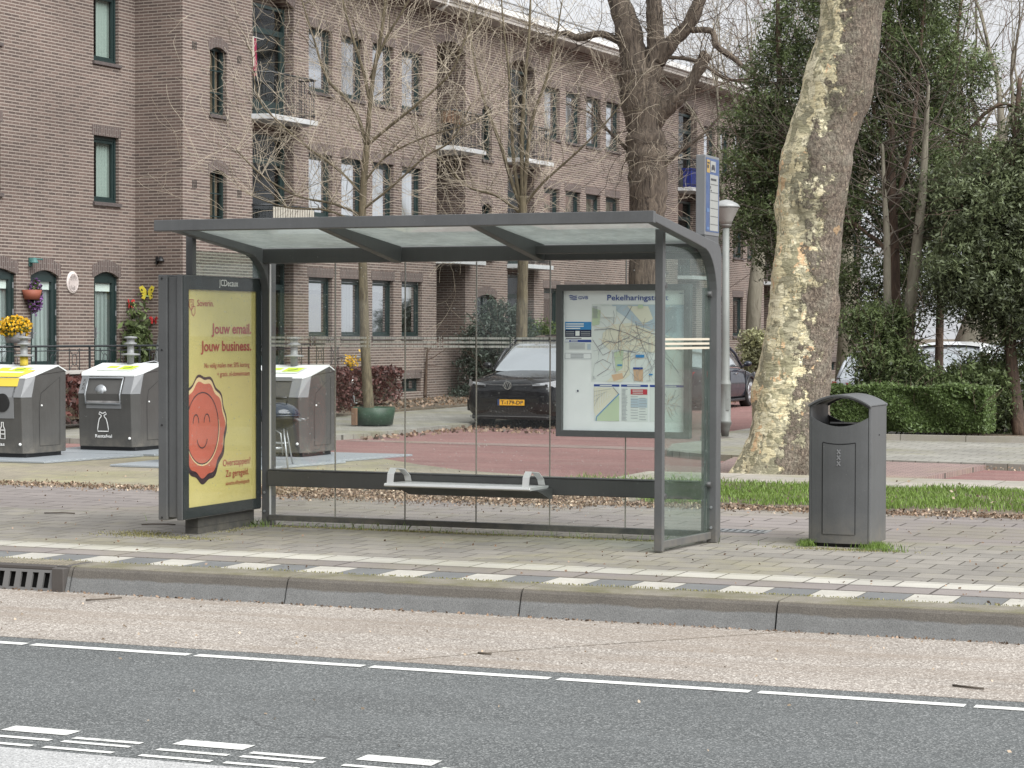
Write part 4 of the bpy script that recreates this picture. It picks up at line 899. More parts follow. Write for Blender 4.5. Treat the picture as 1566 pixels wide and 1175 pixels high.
# ------------------------------------------------------------------ underground-waste container heads
def container(x, y, kind, label):
    """right front corner stands at (x, y); front faces the road"""
    t = thing('waste_container', label, 'waste container', (x, y, .03), R(-1.5), 'underground waste containers')
    w, d = .98, .88; zs, zf, zt = .77, 1.01, 1.165
    def fy(z): return .035*(1-(z-.05)/(zs-.05)) if z < zs else (z-zs)*.42      # depth of the front skin at height z
    def sec(z, c=.13): q = fy(z); return [(-w+.07, q, z), (-.07, q, z), (0, q+c, z), (0, d, z), (-w, d, z), (-w, q+c, z)]
    lv = sec(.05)+sec(zs)+[(-w+.07, fy(zf), zf), (-.07, fy(zf), zf), (0, fy(zf)+.11, zf+.035), (0, d, zt-.075), (-w, d, zt-.075), (-w, fy(zf)+.11, zf+.035)]
    m = MB(); m.add(lv, [(a*6+i, a*6+(i+1) % 6, (a+1)*6+(i+1) % 6, (a+1)*6+i) for a in range(2) for i in range(6)]+[tuple(range(6))]); m.prism([(fy(zf)+.11, zf+.034), (.70, zt-.004), (d, zt-.076)], -w+.0005, -.0005, 'x')
    m.build('body', 'container_grey', t, bevel=.010)
    m = MB(); m.box(-w+.05, -.05, .08, d-.04, 0, .055); m.build('base', 'black', t)
    top = [(-w+.065, fy(zf)-.012, zf+.012), (-.065, fy(zf)-.012, zf+.012), (.005, fy(zf)+.11, zf+.05), (.005, .70, zt+.012), (.005, d+.005, zt-.06), (-w-.005, d+.005, zt-.06), (-w-.005, .70, zt+.012), (-w-.005, fy(zf)+.11, zf+.05)]
    bt = [(a, b, c-.016) for a, b, c in top]; fq = [(0, 1, 2, 7), (7, 2, 3, 6), (6, 3, 4, 5)]
    m = MB(); m.add(top+bt, fq+[tuple(8+i for i in q[::-1]) for q in fq]+[(i, 8+i, 8+(i+1) % 8, (i+1) % 8) for i in range(8)]); m.build('top_cover', 'container_top', t)
    P = lambda u, v, o=.004: (u, fy(v)-o, v)
    def slab(u0, u1, v0, v1, o, name, mat, par=t):
        m = MB(); n = 6; vs = [v0+(v1-v0)*i/n for i in range(n+1)]
        if v0 < zs < v1: vs = sorted(vs+[zs])
        n = len(vs)-1; A_ = [P(u0, v, o) for v in vs]; B_ = [P(u1, v, o) for v in vs]; C_ = [P(u0, v, -.004) for v in vs]; D_ = [P(u1, v, -.004) for v in vs]; k = n+1
        m.add(A_+B_+C_+D_, [(i, i+1, k+i+1, k+i) for i in range(n)]+[(i, 2*k+i, 2*k+i+1, i+1) for i in range(n)]+[(k+i, k+i+1, 3*k+i+1, 3*k+i) for i in range(n)]+[(0, k, 3*k, 2*k), (k-1, 3*k-1, 4*k-1, 2*k-1)][:1]); return m.build(name, mat, par)
    slab(-w+.075, -.79, zs, zf, .005, 'corner_panel', 'container_mid'); 
    m = MB(); m.add([(-.21, fy(zs)-.006, zs), (-.07, fy(zs)-.006, zs), (-.07, fy(zf)-.006, zf), (-.21, fy(zf)-.006, zf), (.004, fy(zs)+.125, zs), (.004, fy(zf)+.105, zf+.03)], [(0, 1, 2, 3), (1, 4, 5, 2)]); m.build('corner_panel', 'container_mid', t, recalc=False)
    x0, x1 = -.78, -.225
    if kind == 'glass':
        slab(x0, x1+.04, .50, zf-.07, .006, 'mouth_plate', 'container_mid'); slab(x0-.03, x1+.06, zf-.10, zf+.005, .016, 'yellow_band', 'container_yellow')
        m = MB(); m.add([(x0-.03, fy(zf)-.02, zf+.02), (x1+.06, fy(zf)-.02, zf+.02), (x1+.10, .40, 1.115), (x0-.03, .40, 1.115)], [(0, 1, 2, 3)]); m.build('yellow_lid', 'container_yellow', t, recalc=False)
        c = (-.36, fy(.70)-.0, .70); m = MB(); m.lathe([(.118, -.012), (.118, .02), (.10, .02), (.10, -.014)], c, 28, 'y'); m.build('mouth_ring', 'black', t)
        m = MB(); m.lathe([(.0, -.010), (.106, -.010)], c, 24, 'y'); m.build('mouth_hole', 'hole', t)
    elif kind == 'bag':
        slab(x0, x1, .57, .635, .006, 'ledge', 'container_mid')
        m = MB(); N_ = 10; A_ = [(x0, fy(.64)-.012+.03*math.sin(math.pi*i/N_)+(i/N_)**2*.10, .64+.34*i/N_) for i in range(N_+1)]; m.add(A_+[(x1, b, c) for a, b, c in A_], [(i, i+1, N_+2+i, N_+1+i) for i in range(N_)], True); m.build('drum', 'drum_steel', t)
        m = MB(); m.tube([(x0, fy(.64)-.02, .64), (x0, fy(.76)-.03, .76), (x0, fy(.88)-.03, .88), (x0, fy(.98)-.02, .985), (x1, fy(.98)-.02, .985), (x1, fy(.88)-.03, .88), (x1, fy(.76)-.03, .76), (x1, fy(.64)-.02, .64), (x0, fy(.64)-.02, .64)], .011, 6); m.build('mouth_rim', 'galv', t)
        m = MB(); m.lathe([(.0, -.03), (.05, -.028), (.055, -.018), (.09, -.016), (.095, 0)], (-.56, .03, .80), 22, 'y'); m.build('drum_boss', 'galv', t)
    else:
        m = MB(); N_ = 8; A_ = [(x0, fy(.55)-.03+.13*(i/N_)**1.6, .55+.44*i/N_) for i in range(N_+1)]; m.add(A_+[(x1, b, c) for a, b, c in A_], [(i, i+1, N_+2+i, N_+1+i) for i in range(N_)], True); m.build('drum', 'brushed', t)
        m = MB(); m.add([(x0-.02, fy(zf)-.03, zf-.03), (x1+.02, fy(zf)-.03, zf-.03), (x1+.02, fy(zf)-.02, zf+.02), (x0-.02, fy(zf)-.02, zf+.02)], [(0, 1, 2, 3)]); m.build('rim', 'container_mid', t, recalc=False)
    m = MB(); sp = lambda u, v: (.0035, u, v); dr = [(.29, .66), (.33, .82), (.74, 1.02), (.74, .14), (.30, .14), (.29, .66)]
    put_line(m, sp, dr, .007); m.build('door_gap', 'hole', t, recalc=False)
    m = MB(); m.ball((.004, .34, .66), .013); m.build('door_lock', 'white', t); m = MB(); m.ball((-.10, .02, .17), .019); m.build('front_lock', 'white', t)
    sl_ = (zt-zf-.04)/(.70-fy(zf)-.11); tz = lambda u, v: (u, v, zf+.058+(v-fy(zf)-.11)*sl_)
    m = MB(); put_rect(m, tz, -.80, -.24, .26, .56); m.mat(1); put_rect(m, lambda u, v: (u, v, tz(u, v)[2]+.003), -.50, -.26, .32, .52); put_rect(m, lambda u, v: (u, v, tz(u, v)[2]+.003), -.72, -.56, .40, .50); m.mat(2); put_line(m, lambda u, v: (u, v, tz(u, v)[2]+.006), [(-.44, .38), (-.36, .40), (-.33, .46)], .03); m.build('top_sticker', ['sticker_pale', 'sticker_lime', 'container_grey'], t, recalc=False)
    m = MB(); c = (-.50, .66, zt-1.06); m.lathe([(.0, 1.05), (.048, 1.05), (.048, 1.18), (.13, 1.18), (.13, 1.20), (.048, 1.21), (.048, 1.33), (.088, 1.33), (.088, 1.35), (.055, 1.36), (.055, 1.41), (.095, 1.415), (.09, 1.435), (.0, 1.445)], c, 16); m.build('lifting_post', flat('post_grey', (.20, .205, .205), .5), t)
    if kind == 'glass': m = MB(); m.lathe([(.054, 1.06), (.054, 1.175)], c, 16); m.build('yellow_collar', 'container_yellow', t)
    m = MB(); fp = lambda u, v: P(u, v, .008)
    if kind == 'bag':
        bx, bz = -.52, .26; L_ = [(-.085, 0), (-.085, .04), (-.07, .12), (-.055, .17), (-.025, .20), (-.02, .215), (-.06, .235), (-.045, .262), (-.01, .245), (.01, .245), (.045, .262), (.06, .235), (.02, .215), (.025, .20), (.055, .17), (.07, .12), (.085, .04), (.085, 0), (-.085, 0)]
        put_line(m, fp, [(bx+a, bz+b) for a, b in L_], .014); put_text(m, 'Restafval', fp, -.65, -.38, .175, .062, .018)
    elif kind == 'glass':
        bx, bz = -.50, .24
        for q in (0, .10): put_line(m, fp, [(bx+q, bz), (bx+q, bz+.12), (bx+q+.02, bz+.16), (bx+q+.02, bz+.21), (bx+q+.05, bz+.21), (bx+q+.05, bz+.16), (bx+q+.07, bz+.12), (bx+q+.07, bz), (bx+q, bz)], .013)
        put_line(m, fp, [(bx, bz+.06), (bx+.17, bz+.06)], .012); put_line(m, fp, [(bx, bz+.11), (bx+.17, bz+.11)], .012); put_text(m, 'Glas', fp, -.49, -.34, .15, .062, .018)
    if m.v: m.build('marking', 'white', t, recalc=False)
    m = MB(); xx = -w+.13
    for k in range(3):
        zc = .95-.055*k
        for s_ in (1, -1): put_line(m, lambda u, v: P(u, v, .009), [(xx-.018, zc-.02*s_), (xx+.018, zc+.02*s_)], .007)
    m.build('crosses_emblem', 'container_grey', t, recalc=False)
    return t
MAT['container_grey'] = coat('container_grey', (.062, .060, .056), .5); flat('container_mid', (.17, .174, .178), .4); flat('container_top', (.62, .64, .63), .38, .0); flat('container_yellow', (.62, .46, .05), .5)
MAT['drum_steel'] = simple('drum_steel', (.30, .29, .28), .4, .7, .5, 9)
flat('sticker_pale', (.58, .62, .55), .5); flat('sticker_lime', (.45, .58, .04), .5)
container(-16.12, 23.52, 'glass', 'grey glass container head with yellow band and round black hole')
container(-15.70, 25.45, 'bag', 'grey container head with open steel drum and white bag symbol')
container(-13.08, 23.35, 'bag', 'grey container head mostly hidden behind the yellow poster panel')
container(-12.98, 25.10, 'plain', 'grey container head with closed steel drum behind the barbecue')
for (x, y, lab) in ((-16.15, 23.5, 'steel floor plate under the yellow banded glass container'), (-15.72, 25.4, 'steel floor plate under the container with the bag symbol'), (-13.1, 23.3, 'steel floor plate behind the yellow poster panel'), (-12.98, 25.05, 'steel floor plate below the container behind the barbecue')):
    m = MB(); m.prism([(x-1.35, y-.45), (x+.62, y-.45), (x+.95, y+1.35), (x-1.35, y+1.35)], .003, .03); o = m.build('floor_plate', 'plate', bevel=.004); tag(o, lab, 'steel plate', 'steel plates under the containers')

# ------------------------------------------------------------------ brick apartment building (local x along the street, y into the building)
BD = thing('apartment_building', 'three storey brown brick apartment building with green windows and recessed balconies', 'building', (-22.321, 43.421, 0), R(90-3.07))
PER = 12.75
def wall_cells(mb, u0, u1, z0, z1, holes, put):
    us = sorted({u0, u1}|{h[0] for h in holes}|{h[1] for h in holes}); zs = sorted({z0, z1}|{h[2] for h in holes}|{h[3] for h in holes})
    us = [u for u in us if u0 <= u <= u1]; zs = [z for z in zs if z0 <= z <= z1]
    for i in range(len(us)-1):
        k = 0
        while k < len(zs)-1:
            uc = (us[i]+us[i+1])/2
            free = lambda q: not any(h[0] < uc < h[1] and h[2] < (zs[q]+zs[q+1])/2 < h[3] for h in holes)
            if free(k):
                e = k
                while e+1 < len(zs)-1 and free(e+1): e += 1
                mb.add([put(us[i], zs[k], 0), put(us[i+1], zs[k], 0), put(us[i+1], zs[e+1], 0), put(us[i], zs[e+1], 0)], [(0, 1, 2, 3)]); k = e+1
            else: k += 1
def reveal(mb, h, d, put, arch=0):
    a, b, c, e = h[:4]
    for p, q in (((a, c), (b, c)), ((b, c), (b, e)), ((a, e), (a, c))) + (() if arch else (((b, e), (a, e)),)):
        mb.add([put(*p, 0), put(*q, 0), put(*q, d), put(*p, d)], [(0, 1, 2, 3)])
    if arch:
        N_ = 8; top = lambda u: e-arch*((2*(u-a)/(b-a)-1)**2)
        for i in range(N_):
            u, w = a+(b-a)*i/N_, a+(b-a)*(i+1)/N_
            mb.add([put(u, top(u), 0), put(w, top(w), 0), put(w, e, 0), put(u, e, 0)], [(0, 1, 2, 3)])
            mb.add([put(u, top(u), 0), put(w, top(w), 0), put(w, top(w), d), put(u, top(u), d)], [(0, 1, 2, 3)])
F0 = lambda u, z, d: (u, d, z)            # street facade
F1 = lambda u, z, d: (u, 1.15+d, z)       # set back wing at the left
ZF = ((1.52, 2.86), (4.20, 5.62), (6.98, 8.40))
wins, recs, bars_, smalls = [], [], [], []
x_end = 44
for k in range(-1, 4):
    o = PER*k
    if k >= 0:
        for j in range(4):
            for fz in ZF: wins.append((o+1.47*j, o+1.47*j+1.05, *fz))
            if not (k == 0 and j < 2): bars_.append((o+1.47*j, o+1.47*j+1.0, .2, .52))
        recs.append((o+6.25, o+7.86, 1.42, 8.92, 'R')); 
        for (a, b) in ((6.1, 7.5), (3.55, 4.98), (1.3, 2.62)): smalls.append((o+8.84, o+9.42, a, b) if a > 2 else (o+8.55, o+9.70, a-.6, b))
    else:
        for (a, b) in ((6.1, 7.5), (3.55, 4.98)): smalls.append((-4.0, -3.36, a, b))
    recs.append((o+10.4, o+12.1, .75 if k >= 0 else .75, 8.92, 'L'))
recs = [r_ for r_ in recs if r_[0] > -5]; wins = [w for w in wins if w[1] < x_end]; smalls = [w for w in smalls if w[1] < x_end]; bars_ = [w for w in bars_ if w[1] < x_end]; recs = [w for w in recs if w[1] < x_end]
holes = wins+smalls+[r_[:4] for r_ in recs]+bars_
m = MB(); wall_cells(m, -5.0, x_end, -.2, 9.62, holes, F0)
for w in wins: reveal(m, w, .12, F0)
for w in bars_: reveal(m, w, .15, F0)
for w in smalls: reveal(m, w, .12, F0, .10)
for r_ in recs: reveal(m, r_, 1.5 if r_[4] == 'R' else .34, F0, .22)
# wing end wall, set back wall
m.add([(-5.0, 0, -.2), (-5.0, 1.15, -.2), (-5.0, 1.15, 9.62), (-5.0, 0, 9.62)], [(0, 1, 2, 3)])
wl = [(-6.40, -5.55, 4.20, 5.52), (-6.40, -5.55, 6.98, 8.36)]; dl = [(-6.40, -5.56, .62, 2.83), (-8.42, -7.54, .62, 2.81), (-10.3, -8.85, .62, 2.83)]
wl += [(-10.3, -9.3, 4.20, 5.52), (-10.3, -9.3, 6.98, 8.36)]
wall_cells(m, -14.0, -5.0, -.2, 9.62, wl+dl, F1)
for w in wl: reveal(m, w, .10, F1)
for w in dl: reveal(m, w, .10, F1, .12)
m.add([(x_end, 0, -.2), (x_end, 9, -.2), (x_end, 9, 9.62), (x_end, 0, 9.62)], [(0, 1, 2, 3)]); m.add([(-14, 1.15, -.2), (-14, 9, -.2), (-14, 9, 9.62), (-14, 1.15, 9.62)], [(0, 1, 2, 3)])
wall = m.build('wall', 'brick', BD, recalc=False)
# brick lintels (soldier courses), 3 mm proud
def lintel(u0, u1, z, put, arch=0, name='lintel', h=.21):
    m = MB(); e = .06; N_ = 8 if arch else 1; A_, B_ = u0-e, u1+e
    f_ = lambda u: z-arch*((2*(u-u0)/(u1-u0)-1)**2) if arch else z
    for i in range(N_):
        u, w = A_+(B_-A_)*i/N_, A_+(B_-A_)*(i+1)/N_
        uc, wc = max(u0, min(u1, u)), max(u0, min(u1, w))
        p = [put(u, f_(uc), -.006), put(w, f_(wc), -.006), put(w, f_(wc)+h, -.006), put(u, f_(uc)+h, -.006)]; q = [put(u, f_(uc), .01), put(w, f_(wc), .01), put(w, f_(wc)+h, .01), put(u, f_(uc)+h, .01)]
        m.add(p+q, [(0, 1, 2, 3), (0, 4, 5, 1), (3, 2, 6, 7), (0, 3, 7, 4), (1, 5, 6, 2)])
    return m.build(name, 'soldier', BD)
def win(w, put, d=.10, style='w', cur=None, arch=0, name='window', glass='glass_win'):
    a, b, c, e = w[:4]; fw = .055; m = MB()
    def bx(u0, u1, z0, z1, d0, d1):
        P_ = [put(u, z, dd_) for dd_ in (d0, d1) for (u, z) in ((u0, z0), (u1, z0), (u1, z1), (u0, z1))]
        m.add(P_, [(0, 1, 2, 3), (4, 7, 6, 5), (0, 4, 5, 1), (1, 5, 6, 2), (2, 6, 7, 3), (3, 7, 4, 0)])
    bx(a, a+fw, c, e, d, d+.07); bx(b-fw, b, c, e, d, d+.07); bx(a+fw, b-fw, e-fw*1.3, e, d, d+.07); bx(a+fw, b-fw, c, c+fw*1.2, d, d+.07)
    if style == 'w':
        s_ = .05; bx(a+fw+.01, a+fw+s_, c+fw, e-fw, d+.015, d+.06); bx(b-fw-s_, b-fw-.01, c+fw, e-fw, d+.015, d+.06); bx(a+fw+s_, b-fw-s_, e-.13, e-.08, d+.015, d+.06); bx(a+fw+s_, b-fw-s_, c+.07, c+.12, d+.015, d+.06)
    if style == 'door':
        bx(a+fw, a+.14, c, e-.1, d+.015, d+.06); bx(b-.14, b-fw, c, e-.1, d+.015, d+.06); bx(a+.14, b-.14, c, c+.45, d+.015, d+.06)
        if arch: bx(a+fw, b-fw, e-.22, e-.02, d+.01, d+.06)
    if style == 'bars':
        bx((a+b)/2-.015, (a+b)/2+.015, c+fw, e-fw, d+.01, d+.05)
        for t in (.33, .66): bx(a+fw, b-fw, c+(e-c)*t-.012, c+(e-c)*t+.012, d+.012, d+.05)
    if style == 'balc':
        bx(a+fw, b-fw, e-.62, e-.50, d+.005, d+.06); bx(a+fw, a+.17, c, e-.62, d+.01, d+.06); bx(b-.16, b-fw, c, e-.62, d+.01, d+.06); bx(a+.17, b-.16, c, c+.35, d+.012, d+.06)
    if style == 'split': bx((a+b)/2-.02, (a+b)/2+.02, c+fw, e-fw, d+.01, d+.06)
    fo = m.build(name, 'frame_dark', BD)
    m = MB(); m.add([put(a+fw, c+fw, d+.045), put(b-fw, c+fw, d+.045), put(b-fw, e-fw, d+.045), put(a+fw, e-fw, d+.045)], [(0, 1, 2, 3)]); m.build('pane', glass, fo, recalc=False)
    # a dim room behind, so the pane has something to show
    m = MB(); rd = d+.9
    m.add([put(a+.02, c+.02, rd), put(b-.02, c+.02, rd), put(b-.02, e-.02, rd), put(a+.02, e-.02, rd)], [(0, 1, 2, 3)])
    for (p, q) in (((a, c), (b, c)), ((b, c), (b, e)), ((b, e), (a, e)), ((a, e), (a, c))): m.add([put(*p, d+.06), put(*q, d+.06), put(*q, rd+.02), put(*p, rd+.02)], [(0, 1, 2, 3)])
    m.build('interior', 'room', fo, recalc=False)
    if cur:
        m = MB(); kind, u0, u1, z0, z1 = cur
        U0, U1 = a+fw+(b-a-2*fw)*u0, a+fw+(b-a-2*fw)*u1; Z0, Z1 = c+fw+(e-c-2*fw)*z0, c+fw+(e-c-2*fw)*z1; N_ = 14
        m.add([put(U0+(U1-U0)*i/N_, z, d+.13+.015*math.sin(i*2.1)) for z in (Z0, Z1) for i in range(N_+1)], [(i, i+1, N_+2+i, N_+1+i) for i in range(N_)], True); m.build('curtain' if 'curtain' in kind else 'blind', kind, fo, recalc=False)
    return fo
def sill(a, b, z, put, mat='soldier'):
    m = MB(); P_ = [put(u, zz, dd_) for dd_ in (-.05, .10) for (u, zz) in ((a-.04, z-.065), (b+.04, z-.065), (b+.04, z+(.0 if dd_ < 0 else .02)), (a-.04, z+(.0 if dd_ < 0 else .02)))]
    m.add(P_, [(0, 1, 2, 3), (4, 7, 6, 5), (0, 4, 5, 1), (1, 5, 6, 2), (2, 6, 7, 3), (3, 7, 4, 0)]); return m.build('sill', 'sill_brick', BD)
MAT['sill_brick'] = simple('sill_brick', (.085, .07, .066), .8, 0, .35, 30, .4)
random.seed(21)
for w in wins:
    fl = 0 if w[2] < 2 else (1 if w[2] < 5 else 2)
    if fl == 0: cur = random.choice([('blind', 0, 1, .72, 1), ('blind', 0, 1, .82, 1), ('curtain2', .45, 1, 0, 1), ('curtain2', .3, .8, 0, 1)])
    elif fl == 1: cur = ('curtain', random.choice([.0, .12, .2]), random.choice([.85, 1]), 0, 1)
    else: cur = random.choice([('curtain2', .0, .35, 0, 1), ('curtain2', .65, 1, 0, 1), None])
    win(w, F0, cur=cur); sill(w[0], w[1], w[2], F0)
    lintel(w[0], w[1], w[3], F0)
for w in smalls: win(w, F0, d=.09, style='bars', cur=('brown_curtain', .35, 1, 0, 1) if w[2] > 3 else None, glass='glass_dim'); sill(w[0], w[1], w[2], F0); lintel(w[0], w[1], w[3], F0, .10)
for w in bars_: win(w, F0, d=.12, style='split'); lintel(w[0], w[1], w[3], F0, h=.2)
for i, w in enumerate(wl): win(w, F1, cur=('pale_panel', .42, 1, 0, 1), d=.08, glass='glass_dim'); sill(w[0], w[1], w[2], F1); lintel(w[0], w[1], w[3], F1)
for w in dl:
    o = win(w, F1, style='door', cur=('curtain2', 0, 1, .0, .93), arch=.1, d=.06, name='glazed_door', glass='glass_dim'); lintel(w[0], w[1], w[3], F1, .12, h=.24)
    m = MB(); a = w[0]+.14; p = F1(a-.03, 1.62, .03); m.box(p[0]-.012, p[0]+.012, p[1]-.01, p[1]+.05, 1.5, 1.72); m.box(p[0], p[0]+.10, p[1]-.03, p[1]-.012, 1.60, 1.62)
    for zz in (.95, 1.45, 1.95, 2.45): m.box(w[1]-.045, w[1]-.015, F1(0, 0, .05)[1], F1(0, 0, .062)[1], zz, zz+.11)
    m.build('door_fittings', 'galv', o)
    m = MB(); m.add([F1(w[0]+.14, 2.44, .13), F1(w[1]-.14, 2.44, .13), F1(w[1]-.14, 2.60, .125), F1(w[0]+.14, 2.60, .125)], [(0, 1, 2, 3)]); m.build('blind', 'blind', o, recalc=False)
# recessed stacks: back wall with door, balconies
for r_ in recs:
    a, b, c, e, kd = r_; lintel(a, b, e, F0, .22, h=.24)
    rd_ = 1.49 if kd == 'R' else .335; m = MB(); wall_cells(m, a, b, c, e, [] if kd == 'R' else [(a+.06, b-.06, fz+.02, fz+2.42) for fz in (.75, 3.45, 6.25)], lambda u, z, d: F0(u, z, rd_)); m.build('recess_back_wall', 'brick', BD, recalc=False)
    for fz in (.75, 3.45, 6.25):
        if fz < c-.05: continue
        if kd == 'L':
            win((a+.06, b-.06, fz+.02, fz+2.42), F0, d=.20, style='balc', cur=None, name='balcony_door', glass='glass_dim')
        if fz < 3: continue
        m = MB(); x0, x1 = a-.06, b+.27
        zz_ = 1.48 if kd == 'R' else .32; m.prism([(a, zz_), (a, -.004), (x0, -.004), (x0+.12, -.46), (x1, -.46), (x1, -.004), (b, -.004), (b, zz_)], fz-.11, fz); bl = m.build('balcony_slab', 'slab', BD, bevel=.008)
        m = MB(); zt = fz+.88; path = [(x0+.04, 0), (x0+.04, -.10), (x0+.16, -.42), (x1-.05, -.42), (x1-.05, 0)]
        m.tube([(p[0], p[1], zt) for p in path], .022, 6); m.tube([(p[0], p[1], fz+.10) for p in path], .012, 5)
        for i in range(len(path)-1):
            p, q = path[i], path[i+1]; L2 = math.hypot(q[0]-p[0], q[1]-p[1]); nb = max(1, int(L2/.105))
            for j in range(nb):
                t = (j+.5)/nb; x_, y_ = p[0]+(q[0]-p[0])*t, p[1]+(q[1]-p[1])*t; m.tube([(x_, y_, fz+.02), (x_, y_, zt)], .008, 4, cap=False)
        m.build('balcony_railing', 'dark_paint', bl)
        if fz < 4 and a < 0:
            m = MB()
            for j in range(17): m.box(x0+.16+.102*j, x0+.16+.102*j+.07, -.455, -.445, fz+.08, zt-.04)
            m.build('slatted_screen', 'cream', bl)
# ventilation bricks, wall anchors
m = MB()
for (u, z) in ((-4.65, 7.35), (-2.95, 7.25), (-4.65, 4.55), (-2.95, 4.45)):
    for j in range(4): m.box(u+.045*j, u+.045*j+.022, -.004, .02, z, z+.16)
m.build('vent_slots', 'hole', BD)
# roof: boxed eave and gutter
m = MB(); m.prism([(-.62, 9.60), (1.15, 9.63), (1.15, 9.70), (-.62, 9.68)], -5.4, x_end+.3, 'x').prism([(.6, 9.602), (1.2, 9.63), (1.2, 9.7), (.6, 9.68)], -14.2, -5.4, 'x'); rf = m.build('eave', 'eave', BD)
m = MB(); m.prism([(-.64, 9.68), (1.15, 9.70), (8.8, 9.9), (8.8, 9.75), (1.15, 9.9), (-.64, 9.90)][:3]+[(8.8, 9.76), (1.15, 9.98), (-.64, 9.94)], -5.45, x_end+.35, 'x'); m.build('roof', 'eave', BD)
m = MB(); m.box(-5.45, x_end+.35, -.72, -.645, 9.76, 9.90); m.build('gutter', 'white', BD, bevel=.02)
m = MB(); m.tube([(-5.4, -.62, 10.12), (x_end, -.62, 10.12)], .028, 6)
for i in range(28): m.tube([(-5+1.7*i, -.62, 9.9), (-5+1.7*i, -.62, 10.12)], .02, 5)
m.build('roof_rail', 'galv', BD)
m = MB(); m.tube([(5.62, -.62, 9.78), (5.62, -.60, 9.62), (5.62, -.45, 9.50), (5.62, -.30, 9.56)], .05, 8); m.build('overflow_pipe', 'white', BD)

# things on and by the facade
def bpos(u, d, z=0): p = Matrix.Translation((-22.321, 43.421, 0)) @ Matrix.Rotation(R(90-3.07), 4, 'Z') @ Vector((u, d, z)); return p
BRZ = R(90-3.07)
def bthing(name, label, cat, u, d, z=0, group=None): return thing(name, label, cat, bpos(u, d, z), BRZ, group)
# terrace railing
RL = bthing('terrace_railing', 'dark wrought iron railing with rings and crossed bars along raised terrace', 'railing', -8, -1.2, .94)
m = MB(); x0, x1 = -8.0, 6.6
for z, rr_ in ((.0, .016), (.44, .022), (.36, .010)): m.tube([(x0, 0, z), (x1, 0, z)], rr_, 6)
m.build('rails', 'dark_paint', RL)
x = x0
while x < x1-.1:
    m = MB(); m.box(x-.015, x+.015, -.015, .015, -.06, .45)
    for q in (.32, .62, .95, 1.25): m.box(x+q-.006, x+q+.006, -.006, .006, 0, .40)
    for c in (.47, 1.10):
        m.tube([(x+c+.07*math.cos(t*math.pi/6), 0, .2+.10*math.sin(t*math.pi/6)) for t in range(13)], .008, 4, cap=False)
        for sx, sz in ((1, 1), (-1, 1), (1, -1), (-1, -1)): m.tube([(x+c+.05*sx, 0, .2+.07*sz), (x+c+.16*sx, 0, .2+.2*sz)], .007, 4, cap=False)
    m.build('railing_bay', 'dark_paint', RL); x += 1.55
TW = bthing('terrace_wall', 'low terrace wall with pale coping under the iron railing', 'wall', -8, -1.2, 0)
m = MB(); m.box(-8, 6.7, -.0, .25, -.1, .88); m.build('wall', 'brick', TW); m = MB(); m.box(-8, 6.75, -.06, .3, .881, .95); m.build('coping', 'eave', TW, bevel=.01)
m = MB(); m.box(-8, 6.6, .25, 2.34, .45, .60); m.build('terrace_floor', 'paved_far', TW)
def flowerpot(name, label, u, d, z, mat, n, r, pot, hang=False):
    t = bthing(name, label, 'flower pot', u, d, z); m = MB(); m.lathe([(0, -.18), (.14, -.18), (.19, 0), (.17, 0), (.14, -.05), (0, -.05)], (0, 0, 0), 14)
    m.build('pot', flat(pot[0], pot[1], .7), t); p = rng.normal(0, 1, (n, 3)); p /= np.linalg.norm(p, axis=1)[:, None]; p *= rng.uniform(.7, 1, n)[:, None]
    p = p*np.array([r, r*.7, r*.55])+np.array([0, 0, .10]) if not hang else p*np.array([.17, .12, .36])+np.array([.12, 0, -.12])
    leaf_obj('flowers', p, .05, mat, t, aspect=1.1); leaf_obj('leaves', p[::2]*.85, .06, 'hedge', t); return t
flowerpot('flower_pot', 'bowl of bright yellow flowers hanging on the terrace railing', -11.93, -1.2, 1.62, 'yellow_fl', 700, .36, ('grey_pot', (.2, .2, .2)))
flowerpot('hanging_flower_pot', 'terracotta wall pot trailing purple and white flowers beside a glazed door', -8.55, 1.02, 2.42, 'purple_fl', 500, .2, ('terracotta', (.24, .07, .04)), True)
m = MB(); m.lathe([(0, -.03), (.17, -.03), (.19, -.015), (.19, 0), (0, .001)], (0, 0, 0), 28, 'y'); m.lathe([(.14, -.033), (.15, -.04), (.16, -.033)], (0, 0, 0), 28, 'y')
for i in range(12): m.box(-.11+.02*i, -.10+.02*i, -.036, -.03, -.07+.02*math.sin(i), .05+.03*math.cos(i*2))
o = m.build('wall_plaque', flat('plaque', (.60, .53, .50), .6)); o.location = bpos(-7.12, 1.148, 2.59); o.rotation_euler = (0, 0, BRZ); o.scale = (1, 1, 1.15); tag(o, 'oval white relief plaque on the brick wall between two glazed doors', 'plaque')
def lamp(u, d, z, col, label, face=0):
    t = bthing('wall_lamp', label, 'lamp', u, d, z); m = MB(); m.tube([(0, 0, 0), (0, -.12, .06), (.18, -.16, .05)], .015, 6); m.box(-.04, .04, -.03, 0, -.08, .08); m.build('bracket', col, t)
    m = MB(); m.lathe([(.03, .1), (.08, .02), (.09, 0), (.0, 0)], (0, -.1, -.02), 10); m.build('lamp_shade', col, t); return t
flat('verdigris', (.05, .14, .13), .6)
lamp(-8.45, 1.14, 2.95, 'verdigris', 'small green wall lamp above the hanging purple flowers')
lamp(-5.01+.0, .62, 3.08, 'black', 'small dark wall light high on the corner beside the shelter roof')
